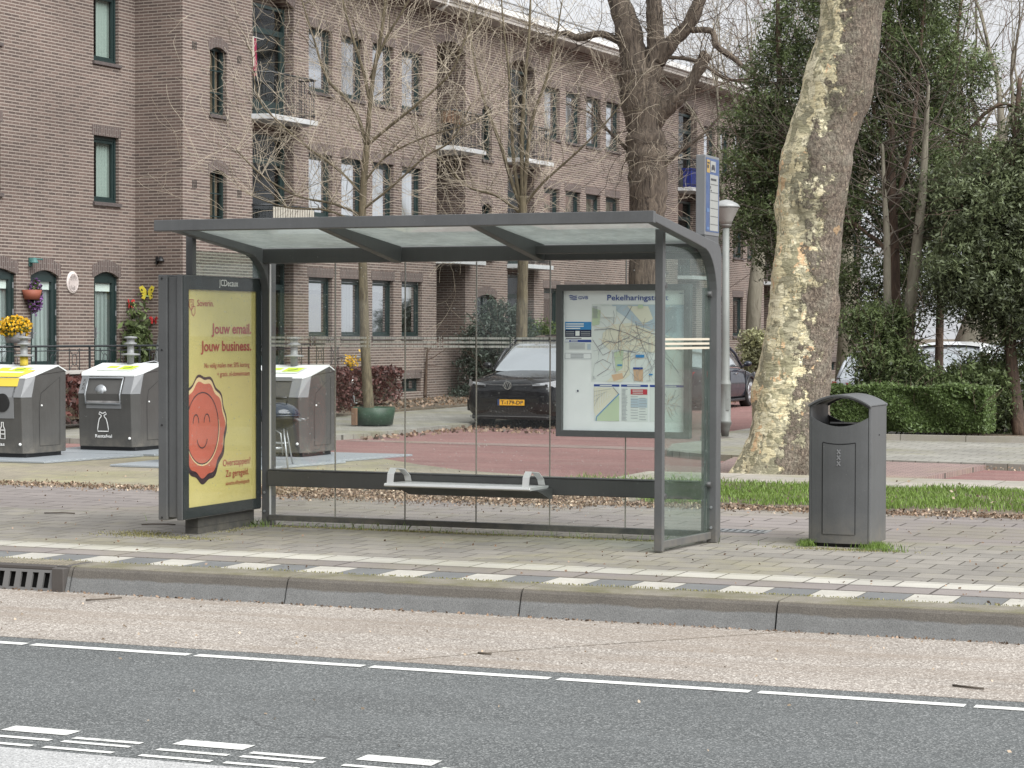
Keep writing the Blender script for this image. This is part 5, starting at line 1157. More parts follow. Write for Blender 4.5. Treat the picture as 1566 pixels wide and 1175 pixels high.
def butterfly(u, d, z, c1, label, s=1., end=False):
    m = MB(); 
    for sx in (1, -1):
        for pts in ([(0, .02), (.10, .13), (.17, .10), (.13, .0), (.02, -.01)], [(.01, 0), (.11, -.02), (.12, -.10), (.06, -.13), (.01, -.03)]):
            m.mat(0); q = [(sx*a*s, -.02-abs(a)*.2, b*s) for a, b in pts]; m.add(q+[(a, b+.006, c) for a, b, c in q], [tuple(range(5)), tuple(range(5, 10))[::-1]]+[(i, 5+i, 5+(i+1) % 5, (i+1) % 5) for i in range(5)])
            m.mat(1); q = [(sx*(a*.25+.085)*s, -.045-abs(a)*.05, (b*.25+sum(p[1] for p in pts)/5*.8)*s) for a, b in pts]; m.add(q, [tuple(range(5))])
    m.mat(1); m.tube([(0, -.03, .08*s), (0, -.03, -.08*s)], .012, 5)
    o = m.build('wall_butterfly', [c1, 'black'], recalc=False); o.location = bpos(u, d, z); o.rotation_euler = (0, 0, BRZ-(math.pi/2 if end else 0)); return tag(o, label, 'wall ornament')
flat('orn_red', (.45, .03, .03), .5); flat('orn_yellow', (.60, .50, .05), .5)
butterfly(-5.22, 1.14, 2.2, 'orn_red', 'red butterfly ornament on brick wall right of the glazed doors', .75)
butterfly(-5.02, .82, 2.43, 'orn_yellow', 'yellow butterfly ornament on the brick corner above the potted plant', 1.1, True)
butterfly(-5.02, .66, 1.87, 'orn_red', 'small red butterfly ornament low on the brick corner by the poster panel', .6, True)
t = bthing('potted_plant', 'dark leafy climbing plant in a pot in the brick corner', 'plant', -5.35, .85, .45)
m = MB(); m.lathe([(0, 0), (.15, 0), (.2, .35), (.17, .35), (0, .3)], (0, 0, 0), 12); m.build('pot', 'black', t)
p = rng.normal(0, 1, (620, 3))*np.array([.13, .11, .34])+np.array([0, 0, 1.05]); leaf_obj('leaves', p, .09, 'yew', t)
m = MB(); m.tube([(0, 0, .3), (.03, 0, .8), (0, .02, 1.5)], [.03, .02, .008], 5); m.build('stem', 'bark_yew', t)
t = bthing('covered_table', 'garden table under a pale grey plastic cover on the terrace', 'table', -5.3, -.2, .6)
m = MB(); N_ = 10; top = [(-.5, -.35, .75), (.5, -.35, .75), (.35, .35, 1.25), (-.3, .35, 1.3)]; bt = [(-.62, -.45, .1), (.58, -.5, .1), (.5, .45, .1), (-.5, .45, .1)]
m.add(bt+top, [(0, 1, 5, 4), (1, 2, 6, 5), (2, 3, 7, 6), (3, 0, 4, 7), (4, 5, 6, 7)]); m.build('cover', flat('grey_cover', (.20, .21, .21), .45), t, bevel=.06)
m = MB(); m.box(-.4, -.35, -.3, -.25, 0, .2).box(.35, .4, -.3, -.25, 0, .2).box(-.4, -.35, .25, .3, 0, .2).box(.35, .4, .25, .3, 0, .2); m.build('table_legs', 'black', t)
t = bthing('laundry', 'pale cloth and dark red cloth hung in the top balcony recess', 'laundry', -2.26, .1, 7.45)
for k, (mt, w_, h_, dx) in enumerate((('cream', .12, .62, .0), ('cloth_red', .20, .80, .12))):
    if mt == 'cloth_red': flat(mt, (.22, .015, .05), .8)
    m = MB(); N_ = 8; m.add([(dx+w_*i/N_*(1 if z > 0 else 1.2), .03*math.sin(i*1.9)+.05*k, z) for z in (.45, -h_+.45) for i in range(N_+1)], [(i, i+1, N_+2+i, N_+1+i) for i in range(N_)], True); m.build('cloth', mt, t, recalc=False)
m = MB(); m.tube([(-.02, 0, .46), (.6, .05, .46)], .008, 5); m.build('line', 'white', t)
t = bthing('blue_crate', 'blue plastic tub on a far balcony left of the stop sign', 'tub', 23.6, -.2, 6.26)
m = MB(); m.prism([(-.25, 0), (.35, 0), (.4, .55), (-.3, .55)], -.18, .12, 'y'); m.build('tub', flat('tub_blue', (.02, .035, .22), .4), t, bevel=.02); m = MB(); m.box(-.32, .42, -.2, .14, .55, .6); m.build('lid', 'tub_blue', t)
t = bthing('wooden_box', 'small brown wooden crate on the balcony rail behind the bare trees', 'crate', 6.55, -.2, 6.26)
m = MB()
for j in range(4): m.box(-.25, .35, -.16, -.145, .55+.085*j, .62+.085*j)
m.box(-.25, .35, -.145, .1, .55, .57).box(-.25, -.235, -.145, .1, .57, .89).box(.335, .35, -.145, .1, .57, .89); m.build('slats', 'wood', t)
m = MB(); m.box(-.2, .3, -.12, .08, 0, .54); m.build('stand', 'black', t)

# ------------------------------------------------------------------ trees
CAM = Vector((0, 0, 1.65))
def at(px, py, Y):
    """world point on the ray through photo pixel (px, py) at depth Y behind the kerb"""
    d = f+rr*((px-783)/3350)+uu*((587.5-py)/3350); return CAM+d*(Y/d.y)
def pxm(Y, px=800): return (at(px+1, 500, Y)-at(px, 500, Y)).length*.93
# big leaning plane tree
def plane_tree():
    prof_ = [(735, 1108, 1262), (722, 1120, 1258), (712, 1124, 1262), (700, 1131, 1266), (688, 1135, 1268), (657, 1145, 1270), (625, 1150, 1269), (595, 1154, 1268), (560, 1158, 1271), (533, 1162, 1274), (490, 1171, 1278), (440, 1179, 1282), (395, 1185, 1287), (350, 1189, 1291), (283, 1191, 1296), (238, 1198, 1305), (194, 1210, 1314), (165, 1217, 1326), (149, 1221, 1335), (119, 1228, 1341), (90, 1238, 1343), (60, 1248, 1346), (25, 1251, 1350), (0, 1254, 1352), (-60, 1270, 1372), (-140, 1300, 1392), (-230, 1340, 1424), (-330, 1390, 1462)]
    t = thing('plane_tree', 'thick leaning plane tree with flaking cream and brown bark behind the litter bin', 'tree', (-6.62, 25.2, 0))
    Yc = 25.35; cen = []; rad = []
    for (py, a, b) in prof_: p = at((a+b)/2, py, Yc); cen.append(p); rad.append((at(b, py, Yc)-at(a, py, Yc)).length*.93/2)
    # resample
    n = len(cen); seg = 150; K = 90; zs = np.array([c.z for c in cen]); zi = np.linspace(-.08, zs[-1], seg)
    cx = np.interp(zi, zs, [c.x for c in cen]); cy = np.interp(zi, zs, [c.y for c in cen]); ra = np.interp(zi, zs, rad)
    ker = np.ones(5)/5
    for a_ in (cx, cy, ra): a_[2:-2] = np.convolve(a_, ker, 'valid')
    ph = np.linspace(0, 2*math.pi, K, endpoint=False); V = []; side = []
    r3 = np.random.default_rng(4); lumps = [(r3.uniform(0, 6.28), r3.uniform(.3, 6), r3.uniform(.12, .3), r3.uniform(.015, .055)) for _ in range(34)]
    for i, z in enumerate(zi):
        rr_ = np.full(K, ra[i])
        flare = max(0, 1-z/.55)**2; rr_ = rr_*(1+.10*flare*np.cos(ph*5+1)+.03*np.sin(ph*3+z*1.1)*(z > .4))
        for (a0, z0, s_, h_) in lumps:
            da = np.angle(np.exp(1j*(ph-a0))); rr_ = rr_+h_*np.exp(-(da*ra[i])**2/(2*s_**2)-((z-z0)/(s_*.6))**2/2)
        rr_ = rr_+.006*np.sin(ph*9+z*7)+.005*np.sin(z*38+3*np.sin(ph*2))
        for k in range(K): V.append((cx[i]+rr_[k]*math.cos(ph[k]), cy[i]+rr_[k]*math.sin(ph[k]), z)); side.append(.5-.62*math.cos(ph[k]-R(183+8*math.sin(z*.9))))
    m = MB(); m.add(V, [(i*K+k, i*K+(k+1) % K, (i+1)*K+(k+1) % K, (i+1)*K+k) for i in range(seg-1) for k in range(K)], True)
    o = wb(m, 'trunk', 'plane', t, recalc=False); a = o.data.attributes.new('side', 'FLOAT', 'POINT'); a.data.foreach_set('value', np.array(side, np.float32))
    # limbs far above the frame, so the tree is whole
    top = cen[-1]; m = MB()
    random.seed(2)
    for k in range(5): grow(m, top-Vector((0, 0, .3*k)), (math.cos(k*1.3), math.sin(k*1.3), 1.2), 2.6, .22, 4, .55, .03, 4, 3)
    wb(m, 'limbs', 'bark_pale', t)
plane_tree()

def limb(mb, pts, rpx, Y, sides=10, lump=0.0):
    P = [at(x, y, Y) for x, y in pts]; s = pxm(Y)
    # smooth through the points
    Q, RR = [], []
    for i in range(len(P)-1):
        p0, p1, p2, p3 = P[max(i-1, 0)], P[i], P[i+1], P[min(i+2, len(P)-1)]
        for j in range(5):
            t = j/5; Q.append(.5*((2*p1)+(p2-p0)*t+(2*p0-5*p1+4*p2-p3)*t*t+(3*p1-p0-3*p2+p3)*t**3)); RR.append(s*(rpx[i]+(rpx[i+1]-rpx[i])*t)*(1+random.uniform(-lump, lump)))
    Q.append(P[-1]); RR.append(s*rpx[-1]); 
    Q = [q+Vector((0, (i/len(Q))*0, 0)) for i, q in enumerate(Q)]
    mb.tube(Q, RR, sides); return Q
def twigs_from(mb, Q, n, length, r, depth, spread=.7, up=.35, rng_=(.1, 1), outward=1.0, wob=.16, split=2, sideways=.9):
    for k in range(n):
        q = Q[min(len(Q)-1, int(len(Q)*random.uniform(*rng_)))]; a = random.uniform(0, 6.28)
        grow(mb, q, (math.cos(a)*sideways, math.sin(a)*sideways, up+random.gauss(0, .35)), length*random.uniform(.5, 1.2), r*random.uniform(.6, 1.3), depth, spread, .03, 5, split, .5, None, 4, wob)

random.seed(31)
def young(name_label, base, trunk, rtr, prim, Y, loc, group):
    t = thing('young_tree', name_label, 'tree', loc, 0, group); m = MB(); Q = limb(m, trunk, rtr, Y, 12, .04); wb(m, 'trunk', 'bark_young', t)
    m = MB()
    for pts, rp in prim:
        B = limb(m, pts, rp, Y, 6, .05); B = [b for b in B]
        twigs_from(m, B, 11, .95, .008, 2, .55, .5, (.25, 1), wob=.2, sideways=.6)
    wb(m, 'branches', 'bark_young', t)
    m = MB()
    for pts, rp in prim: twigs_from(m, [at(x, y, Y) for x, y in pts], 19, 1.15, .0068, 2, .6, .7, (.2, 1), wob=.2, sideways=.8)
    twigs_from(m, Q[len(Q)//2:], 26, 1.5, .007, 2, .5, .55, (.1, 1), wob=.17)
    wb(m, 'twigs', 'twig', t); return t
young('slim bare street tree growing out of a round green tub', None, [(566, 655), (560, 560), (556, 450), (554, 350), (556, 285), (561, 222)], [9, 8, 7.2, 6.4, 5.6, 5], [
    ([(561, 222), (566, 160), (572, 110), (585, 40), (592, -30), (600, -120)], [4.5, 4, 3.6, 3, 2.4, 1.2]),
    ([(560, 224), (548, 180), (528, 150), (500, 120), (480, 60), (455, -20)], [3.6, 3, 2.8, 2.2, 1.6, .9]),
    ([(562, 222), (600, 190), (650, 150), (690, 110), (712, 60), (730, 10)], [2.6, 2.4, 2, 1.8, 1.4, .9]),
    ([(566, 160), (556, 110), (540, 60), (524, 0), (515, -60)], [3.2, 2.8, 2.3, 1.8, 1]),
    ([(566, 120), (590, 60), (620, 10), (650, -50)], [2.6, 2.2, 1.8, 1.1]),
    ([(555, 330), (510, 312), (455, 300), (400, 268), (362, 230)], [2.4, 2.1, 1.8, 1.4, .8]),
    ([(555, 345), (500, 322), (440, 318), (385, 300)], [2.1, 1.8, 1.4, .8]),
    ([(556, 300), (520, 262), (470, 225), (430, 190), (395, 150), (385, 80)], [2.2, 2, 1.7, 1.4, 1.1, .7]),
    ([(556, 320), (600, 285), (650, 240), (690, 215), (720, 160)], [2.2, 1.9, 1.6, 1.3, .8]),
    ([(557, 280), (590, 240), (650, 210), (720, 190)], [1.9, 1.6, 1.3, .8])], 34.9, at(566, 655, 34.9), 'slim bare street trees')
young('slim bare street tree rising behind the black car', None, [(797, 660), (797, 560), (799, 450), (800, 380), (800, 330), (800, 300)], [10, 9.5, 8.5, 7.5, 6.5, 6], [
    ([(798, 320), (780, 270), (765, 220), (742, 160), (725, 90), (715, 20)], [3.5, 3.2, 2.8, 2.3, 1.7, .9]),
    ([(800, 310), (798, 240), (800, 170), (804, 110), (810, 40), (812, -40)], [4.2, 3.8, 3.3, 2.7, 2, 1]),
    ([(801, 310), (806, 240), (815, 180), (836, 120), (850, 60), (860, 0)], [3.8, 3.4, 2.9, 2.3, 1.6, .8]),
    ([(798, 320), (786, 250), (782, 180), (778, 110), (770, 40), (765, -30)], [3.2, 2.9, 2.5, 2, 1.4, .8]),
    ([(802, 315), (830, 280), (880, 235), (920, 195), (950, 160)], [2.4, 2.1, 1.7, 1.3, .8]),
    ([(800, 330), (760, 300), (715, 285), (670, 240), (640, 200)], [2.3, 2, 1.6, 1.2, .7]),
    ([(800, 400), (770, 385), (730, 382), (690, 384), (665, 375)], [1.7, 1.5, 1.2, 1, .7])], 41.4, at(797, 660, 41.4), 'slim bare street trees')
# tub round the first tree
t = thing('tree_tub', 'round green plastic tub with a wooden stake around the slim tree', 'planter', at(568, 650, 34.7), 0)
m = MB(); m.lathe([(.33, 0), (.38, .30), (.36, .31), (.35, .25), (.0, .22)], (0, .1, 0), 26); m.build('tub', simple('tub_green', (.025, .055, .032), .5, 0, .3, 8), t)
m = MB(); m.box(-.24, -.14, -.32, -.26, 0, .30); m.build('stake', 'wood', t, bevel=.008); m = MB(); m.lathe([(.0, .215), (.352, .22)], (0, .1, 0), 20); m.build('soil', 'soil', t)
# old gnarled tree
random.seed(12)
t = thing('old_street_tree', 'old gnarled bare street tree with thick furrowed trunk behind the route map', 'tree', at(990, 622, 48.8), 0)
m = MB(); Y3 = 48.8
Q1 = limb(m, [(990, 630), (988, 520), (988, 430), (991, 340), (992, 290), (989, 240), (986, 200), (981, 150), (978, 110)], [34, 27, 26, 25, 29, 31, 27, 33, 34], Y3, 18, .07)
LB_ = [([(978, 118), (966, 70), (958, 35), (946, 0), (930, -60), (920, -140)], [24, 21, 19, 17, 14, 10]), ([(996, 125), (1003, 70), (1001, 20), (1000, -40), (1010, -120)], [17, 14, 13, 11, 8]),
    ([(1006, 95), (1030, 62), (1052, 40), (1066, 12), (1076, -20), (1090, -90)], [12, 11.5, 11, 10, 9, 6]), ([(995, 190), (1022, 162), (1048, 140), (1062, 118), (1078, 88), (1082, 82)], [16, 14, 11, 9, 10, 7]),
    ([(1058, 46), (1088, 48), (1096, 70), (1120, 88), (1150, 112), (1175, 122)], [5, 4.5, 5, 4, 3, 2]), ([(958, 70), (920, 52), (885, 58), (862, 50), (838, 66)], [6, 5.5, 6, 3.5, 2]), ([(1000, 88), (1060, 92), (1110, 120), (1160, 126), (1210, 128)], [3, 3, 2.6, 2.2, 1.5]),
    ([(985, 260), (960, 230), (930, 200), (905, 175), (870, 160)], [3.5, 3, 2.2, 1.6, 1]), ([(1000, 270), (1030, 240), (1070, 210), (1110, 170), (1140, 150)], [4, 3, 2.3, 1.7, 1])]
BR = [limb(m, a, b, Y3, 9, .08) for a, b in LB_]; wb(m, 'trunk', 'bark_old', t)
m = MB()
for B in BR: twigs_from(m, B, 16, 1.5, .014, 3, .6, .3, (.2, 1), wob=.25, split=2)
twigs_from(m, Q1[16:], 26, 1.1, .009, 2, .6, .25, wob=.3); wb(m, 'branches', 'twig_dark', t)
m = MB()
twigs_from(m, Q1[12:], 60, .95, .006, 2, .6, .4, wob=.3)
for B in BR: twigs_from(m, B, 14, 1.0, .006, 2, .6, .5, wob=.3)
wb(m, 'twigs', 'twig', t)
# bare trees in the distance
random.seed(44)
def bare(label, px, Y, h, r, lean=(0, 0), mat='bark_pale', depth=6, len0=None, tw='twig_fine'):
    p = at(px, 600, Y); p.z = -.05; t = thing('bare_tree', label, 'tree', p, 0, 'bare trees in the distance'); m = MB(); tips = []
    top = Vector((lean[0], lean[1], h*.34)); m.tube([Vector((0, 0, 0)), top*.5+Vector((random.gauss(0, .1), 0, 0)), top], [r, r*.85, r*.75], 10)
    for k in range(4):
        a = 6.28*k/4+random.random(); grow(m, top*(.8+.2*(k == 0)), (math.cos(a)*.55, math.sin(a)*.55, 1), h*.24, r*.55, depth-2, .5, .02, 5, 3, .6, None, 6, .14, tips)
    m.build('trunk', mat, t); m = MB()
    for pts, rd in tips[-110:]:
        if random.random() < .8: grow(m, pts[-1], Vector(pts[-1])-Vector(pts[0])+Vector((random.gauss(0, .2), random.gauss(0, .2), random.gauss(0, .2))), h*.09, .014, 2, .6, 0, 3, 2, .5, None, 3, .2)
    m.build('twigs', tw, t); return t
bare('tall bare tree far down the side street between old tree and plane tree', 1150, 66, 15, .28, (.3, 0))
bare('pale bare tree leaning right at the far right behind the evergreens', 1440, 52, 14, .30, (1.6, 0))
bare('second pale bare tree at the far right edge behind the evergreens', 1530, 56, 14, .26, (-.8, 0))
bare('bare tree behind the apartment roofline left of the old street tree', 1060, 92, 20, .3)
bare('bare tree whose crown fills the sky behind the plane trunk', 1290, 70, 16, .3)
bare('slender bare tree behind the dark yews right of the plane trunk', 1390, 64, 14, .22)

# evergreens
def sprays(name, balls, n, size, mat, parent, loc, droop=.5, seed=1, dens_edge=.55, slen=.42):
    """balls: (centre, rx, ry, rz); sprays of small leaves hung through each"""
    g = np.random.default_rng(seed); vol = np.array([b[1]*b[3] for b in balls]); cnt = (n*1.9*vol/vol.sum()).astype(int); P = []; T = []
    for (c, rx, ry, rz), k in zip(balls, cnt):
        ns = max(1, k//14); u = g.normal(size=(ns, 3)); u /= np.linalg.norm(u, axis=1)[:, None]; rad = g.uniform(.12, 1, ns)**dens_edge
        o = u*rad[:, None]; keep = g.uniform(0, 1, ns) < np.clip(1.9*(np.sin(o[:, 0]*5.5+c[0]*3)*np.sin(o[:, 2]*6.5+c[2]*2+o[:, 1]*3)*.5+.5)-.45, 0, 1); o = o[keep]; u = u[keep]; ns = len(o)
        org = np.array(c)+o*np.array([rx, ry, rz]); d = u*np.array([1, 1, .3])+g.normal(0, .35, (ns, 3)); d[:, 2] -= droop; d /= np.linalg.norm(d, axis=1)[:, None]
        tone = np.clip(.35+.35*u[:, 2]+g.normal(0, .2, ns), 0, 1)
        for j in range(14):
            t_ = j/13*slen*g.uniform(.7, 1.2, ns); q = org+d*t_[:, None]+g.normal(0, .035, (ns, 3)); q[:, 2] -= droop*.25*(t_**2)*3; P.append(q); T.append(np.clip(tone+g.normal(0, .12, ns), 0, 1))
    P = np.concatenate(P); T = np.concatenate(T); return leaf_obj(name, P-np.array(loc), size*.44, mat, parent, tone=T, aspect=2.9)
def B(px, py, Y, rx, rz, ry=None): p = at(px, py, Y); s = pxm(Y); return ((p.x, p.y, p.z), rx*s, (ry or rx*.7)*s, rz*s)
def evergreen(label, loc, stems, balls, n, size, mat, seed, bark='bark_yew', cat='tree', name='evergreen_tree', Y=36, group='dark evergreens at the corner', **k):
    t = thing(name, label, cat, loc, 0, group); m = MB(); random.seed(seed)
    for pts, rp in stems:
        Q = limb(m, pts, rp, Y, 9, .06); twigs_from(m, Q, 9, .9, .014, 2, .6, .3, (.2, 1))
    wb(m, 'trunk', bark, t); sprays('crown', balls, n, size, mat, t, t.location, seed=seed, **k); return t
evergreen('tall dark yew with reddish trunk right of the plane tree', at(1374, 640, 36.2), [([(1376, 640), (1376, 560), (1370, 470), (1368, 380), (1364, 280), (1362, 150), (1358, 20), (1350, -120)], [12, 9, 8, 7, 6, 5, 4, 3]),
    ([(1372, 400), (1345, 372), (1310, 345), (1285, 320)], [4, 3.4, 2.6, 1.5]), ([(1368, 330), (1388, 240), (1402, 150), (1410, 40), (1420, -80)], [4, 3.4, 3, 2.4, 1.5]), ([(1369, 350), (1350, 240), (1330, 140), (1310, 60)], [3.5, 3, 2.4, 1.5])],
    [B(1345, 60, 36, 62, 90), B(1330, 190, 36.2, 50, 80), B(1400, 100, 36.6, 52, 100), B(1322, 310, 36.3, 42, 60), B(1335, 420, 36.6, 50, 50), B(1405, 250, 36.8, 46, 80), B(1370, -80, 36, 110, 90), B(1400, 350, 37.4, 36, 44)], 76000, .062, 'yew', 5)
evergreen('broad evergreen with loose hanging sprays left of the plane tree trunk', at(1225, 640, 37.5), [([(1228, 640), (1224, 520), (1216, 400), (1205, 300), (1195, 180), (1190, 60), (1190, -60)], [9, 8, 7, 6, 5, 3.5, 2]), ([(1216, 400), (1170, 320), (1140, 260)], [4, 3, 1.5]), ([(1205, 300), (1165, 200), (1155, 120)], [3.5, 2.5, 1.2])],
    [B(1165, 180, 37.4, 46, 50), B(1150, 260, 37.4, 44, 50), B(1160, 330, 37.3, 45, 42), B(1195, 110, 37.6, 42, 60), B(1215, 40, 37.8, 40, 60), B(1215, 250, 38, 60, 100), B(1240, 400, 38, 45, 80), B(1186, 372, 37.4, 26, 24), B(1235, -60, 38, 50, 70)], 56000, .062, 'yew', 6, Y=37.5)
evergreen('heavy olive green evergreen with bare brown trunk at right edge', at(1558, 668, 35.4), [([(1560, 668), (1552, 600), (1546, 540), (1543, 470), (1545, 380), (1550, 250), (1560, 120)], [11, 9, 8, 7.5, 7, 5, 3]), ([(1545, 420), (1500, 350), (1460, 300)], [4, 3, 1.5])],
    [B(1525, 330, 35.2, 70, 62), B(1490, 410, 35, 58, 55), B(1555, 430, 35.2, 60, 60), B(1500, 440, 35.4, 46, 40), B(1590, 300, 35.4, 70, 80), B(1450, 300, 35.8, 40, 60), B(1540, 255, 35.6, 42, 34), B(1565, 500, 35.5, 45, 40), B(1610, 190, 35.6, 50, 60)], 74000, .068, 'yew2', 7, Y=35.4, droop=.35, name='evergreen_tree')
evergreen('thin dark evergreen between the red trunked yew and the right edge tree', at(1437, 640, 37.8), [([(1436, 640), (1436, 560), (1438, 460), (1440, 340), (1450, 200), (1462, 60), (1480, -60)], [7, 6, 5.5, 5, 4, 3, 2]), ([(1445, 250), (1490, 190), (1530, 160), (1566, 168)], [3, 2.6, 2.2, 1.5])],
    [B(1440, 200, 37.8, 46, 60), B(1470, 110, 37.8, 36, 50), B(1425, 420, 37.8, 40, 50), B(1500, 250, 38, 44, 40), B(1430, 320, 38, 52, 50), B(1440, 20, 37.8, 24, 34)], 34000, .06, 'yew', 8, Y=37.8)
evergreen('low dark spreading yew bush behind the clipped hedge', at(1350, 640, 35.0), [([(1350, 640), (1345, 580), (1320, 530)], [5, 4, 2]), ([(1352, 640), (1370, 560), (1400, 520)], [5, 4, 2])],
    [B(1358, 545, 35.1, 34, 40), B(1380, 572, 35.1, 44, 30), B(1345, 485, 35.4, 40, 26), B(1440, 592, 35.3, 46, 24), B(1490, 590, 35.3, 40, 34)], 42000, .062, 'yew', 9, Y=35, cat='shrub', name='yew_bush')
evergreen('bushy dark shrub below the right edge evergreen', at(1520, 650, 36.0), [([(1520, 650), (1515, 600), (1500, 540)], [4, 3, 2])],
    [B(1510, 600, 36, 34, 60), B(1560, 600, 36.2, 40, 70), B(1500, 565, 36.3, 30, 26)], 17000, .065, 'yew', 10, Y=36, cat='shrub', name='evergreen_shrub')
random.seed(8)
for lab, pts, rp, Y in (('pale bare trunk leaning right between the evergreens', [(1382, 650), (1385, 560), (1392, 470), (1402, 380), (1411, 290), (1416, 200), (1420, 130)], [10, 9.5, 9, 8, 6, 4, 2], 35.5), ('pale straight trunk behind the red trunked yew', [(1360, 640), (1358, 560), (1357, 460), (1356, 360), (1352, 290), (1350, 220)], [6.5, 6.5, 6, 5, 3, 2], 35.6)):
    t = thing('pale_trunk_tree', lab, 'tree', at(pts[0][0], 640, Y), 0); m = MB(); Q = limb(m, pts, rp, Y, 12, .03); wb(m, 'trunk', 'bark_pale', t); m = MB(); twigs_from(m, Q, 30, 1.4, .016, 3, .6, .5, (.5, 1)); wb(m, 'branches', 'twig_dark', t)
# clipped hedge
def boxhedge(name, label, x0, x1, y0, y1, z0, z1, n, mat, size, cat='hedge', stem='bark_yew'):
    t = thing(name, label, cat, ((x0+x1)/2, y0, z0)); g = np.random.default_rng(int(abs(x0*10)))
    p = g.uniform(0, 1, (n, 3)); f_ = g.integers(0, 4, n); sh = g.beta(1, 5, n)*.25
    X = x0+(x1-x0)*p[:, 0]; Y = y0+(y1-y0)*p[:, 1]; Z = z0+(z1-z0)*(.12+.88*p[:, 2])
    Y = np.where(f_ <= 1, y0+sh, Y); Z = np.where(f_ == 2, z1-sh, Z); X = np.where((f_ == 3) & (p[:, 0] < .5), x0+sh, X); X = np.where((f_ == 3) & (p[:, 0] >= .5), x1-sh, X)
    bulge = .05*np.sin(X*3.3)+.04*np.sin(X*8+Z*5); Y = Y-bulge*(f_ <= 1)+.05*np.sin(Z*9+X*6)*(f_ <= 1); Z = Z+.03*np.sin(X*5.7)*(f_ == 2)+.02*g.normal(size=n)*(f_ == 2)
    keep = ~((Z < z0+.28*(z1-z0)) & (g.uniform(0, 1, n) < .62)); P_ = np.stack([X, Y, Z], 1)[keep]
    leaf_obj('leaves', P_-np.array(t.location), size, mat, t, aspect=1.5); m = MB(); random.seed(4)
    x = x0+.08
    while x < x1: grow(m, (x, y0+.22+random.uniform(0, .2), z0-.02), (random.gauss(0, .2), -.1, 1), (z1-z0)*.55, .014, 2, .5, 0, 3, 3, .6, None, 4); x += .09
    wb(m, 'stems', stem, t); m = MB(); m.box(x0+.12, x1-.12, y0+.24, y1-.12, z0+.16, z1-.12); wb(m, 'inner_wood', 'soil', t); return t
boxhedge('clipped_hedge', 'clipped bright green box hedge behind the pavement at right', -8.35, -5.78, 33.75, 34.7, .03, .80, 90000, 'hedge', .042)
boxhedge('red_hedge', 'dark red leafed hedge in front of the terrace railing wall', -21.25, -20.5, 29.0, 44.5, 0, .82, 40000, 'redhedge', .07)
boxhedge('red_bush', 'dark red clipped bush beside the bicycle and green tree tub', -19.9, -18.85, 37.2, 38.6, 0, .86, 15000, 'redhedge', .05, 'shrub')
def shrub(name, label, px, py, Y, balls, n, size, mat, seed): return evergreen(label, at(px, py, Y), [([(px, py), (px+2, py-40), (px+4, py-80)], [3, 2, 1])], balls, n, size, mat, seed, Y=Y, cat='shrub', name=name, group=None)
shrub('conifer_bush', 'spreading grey green conifer bush against the facade above the black car', 765, 600, 50.5, [B(745, 510, 50.5, 30, 26), B(775, 490, 50.8, 34, 26), B(735, 545, 50.5, 26, 30), B(790, 530, 50.5, 30, 30), B(755, 570, 50.5, 36, 30), B(752, 468, 50.8, 14, 12)], 20000, .08, 'conifer', 14)
shrub('light_green_bush', 'fresh green bush right of the slim trunk above the black car', 835, 600, 52, [B(825, 510, 52, 20, 24), B(845, 520, 52, 18, 24), B(830, 550, 52, 26, 30), B(850, 570, 52, 26, 26)], 9000, .075, 'hedge', 15)
shrub('variegated_bush', 'yellowish leaved bush against brick left of plane trunk', 1155, 590, 60, [B(1152, 515, 60, 14, 14), B(1165, 530, 60, 16, 20), B(1150, 545, 60, 10, 20)], 3500, .10, 'shrub_pale', 16)
shrub('low_garden_plants', 'low weedy plants along the foot of the facade behind the tree tub', 650, 608, 49, [B(640, 598, 50, 20, 6), B(670, 596, 50.5, 22, 10), B(695, 592, 51, 22, 9), B(715, 596, 50, 16, 8)], 5000, .06, 'conifer', 17)

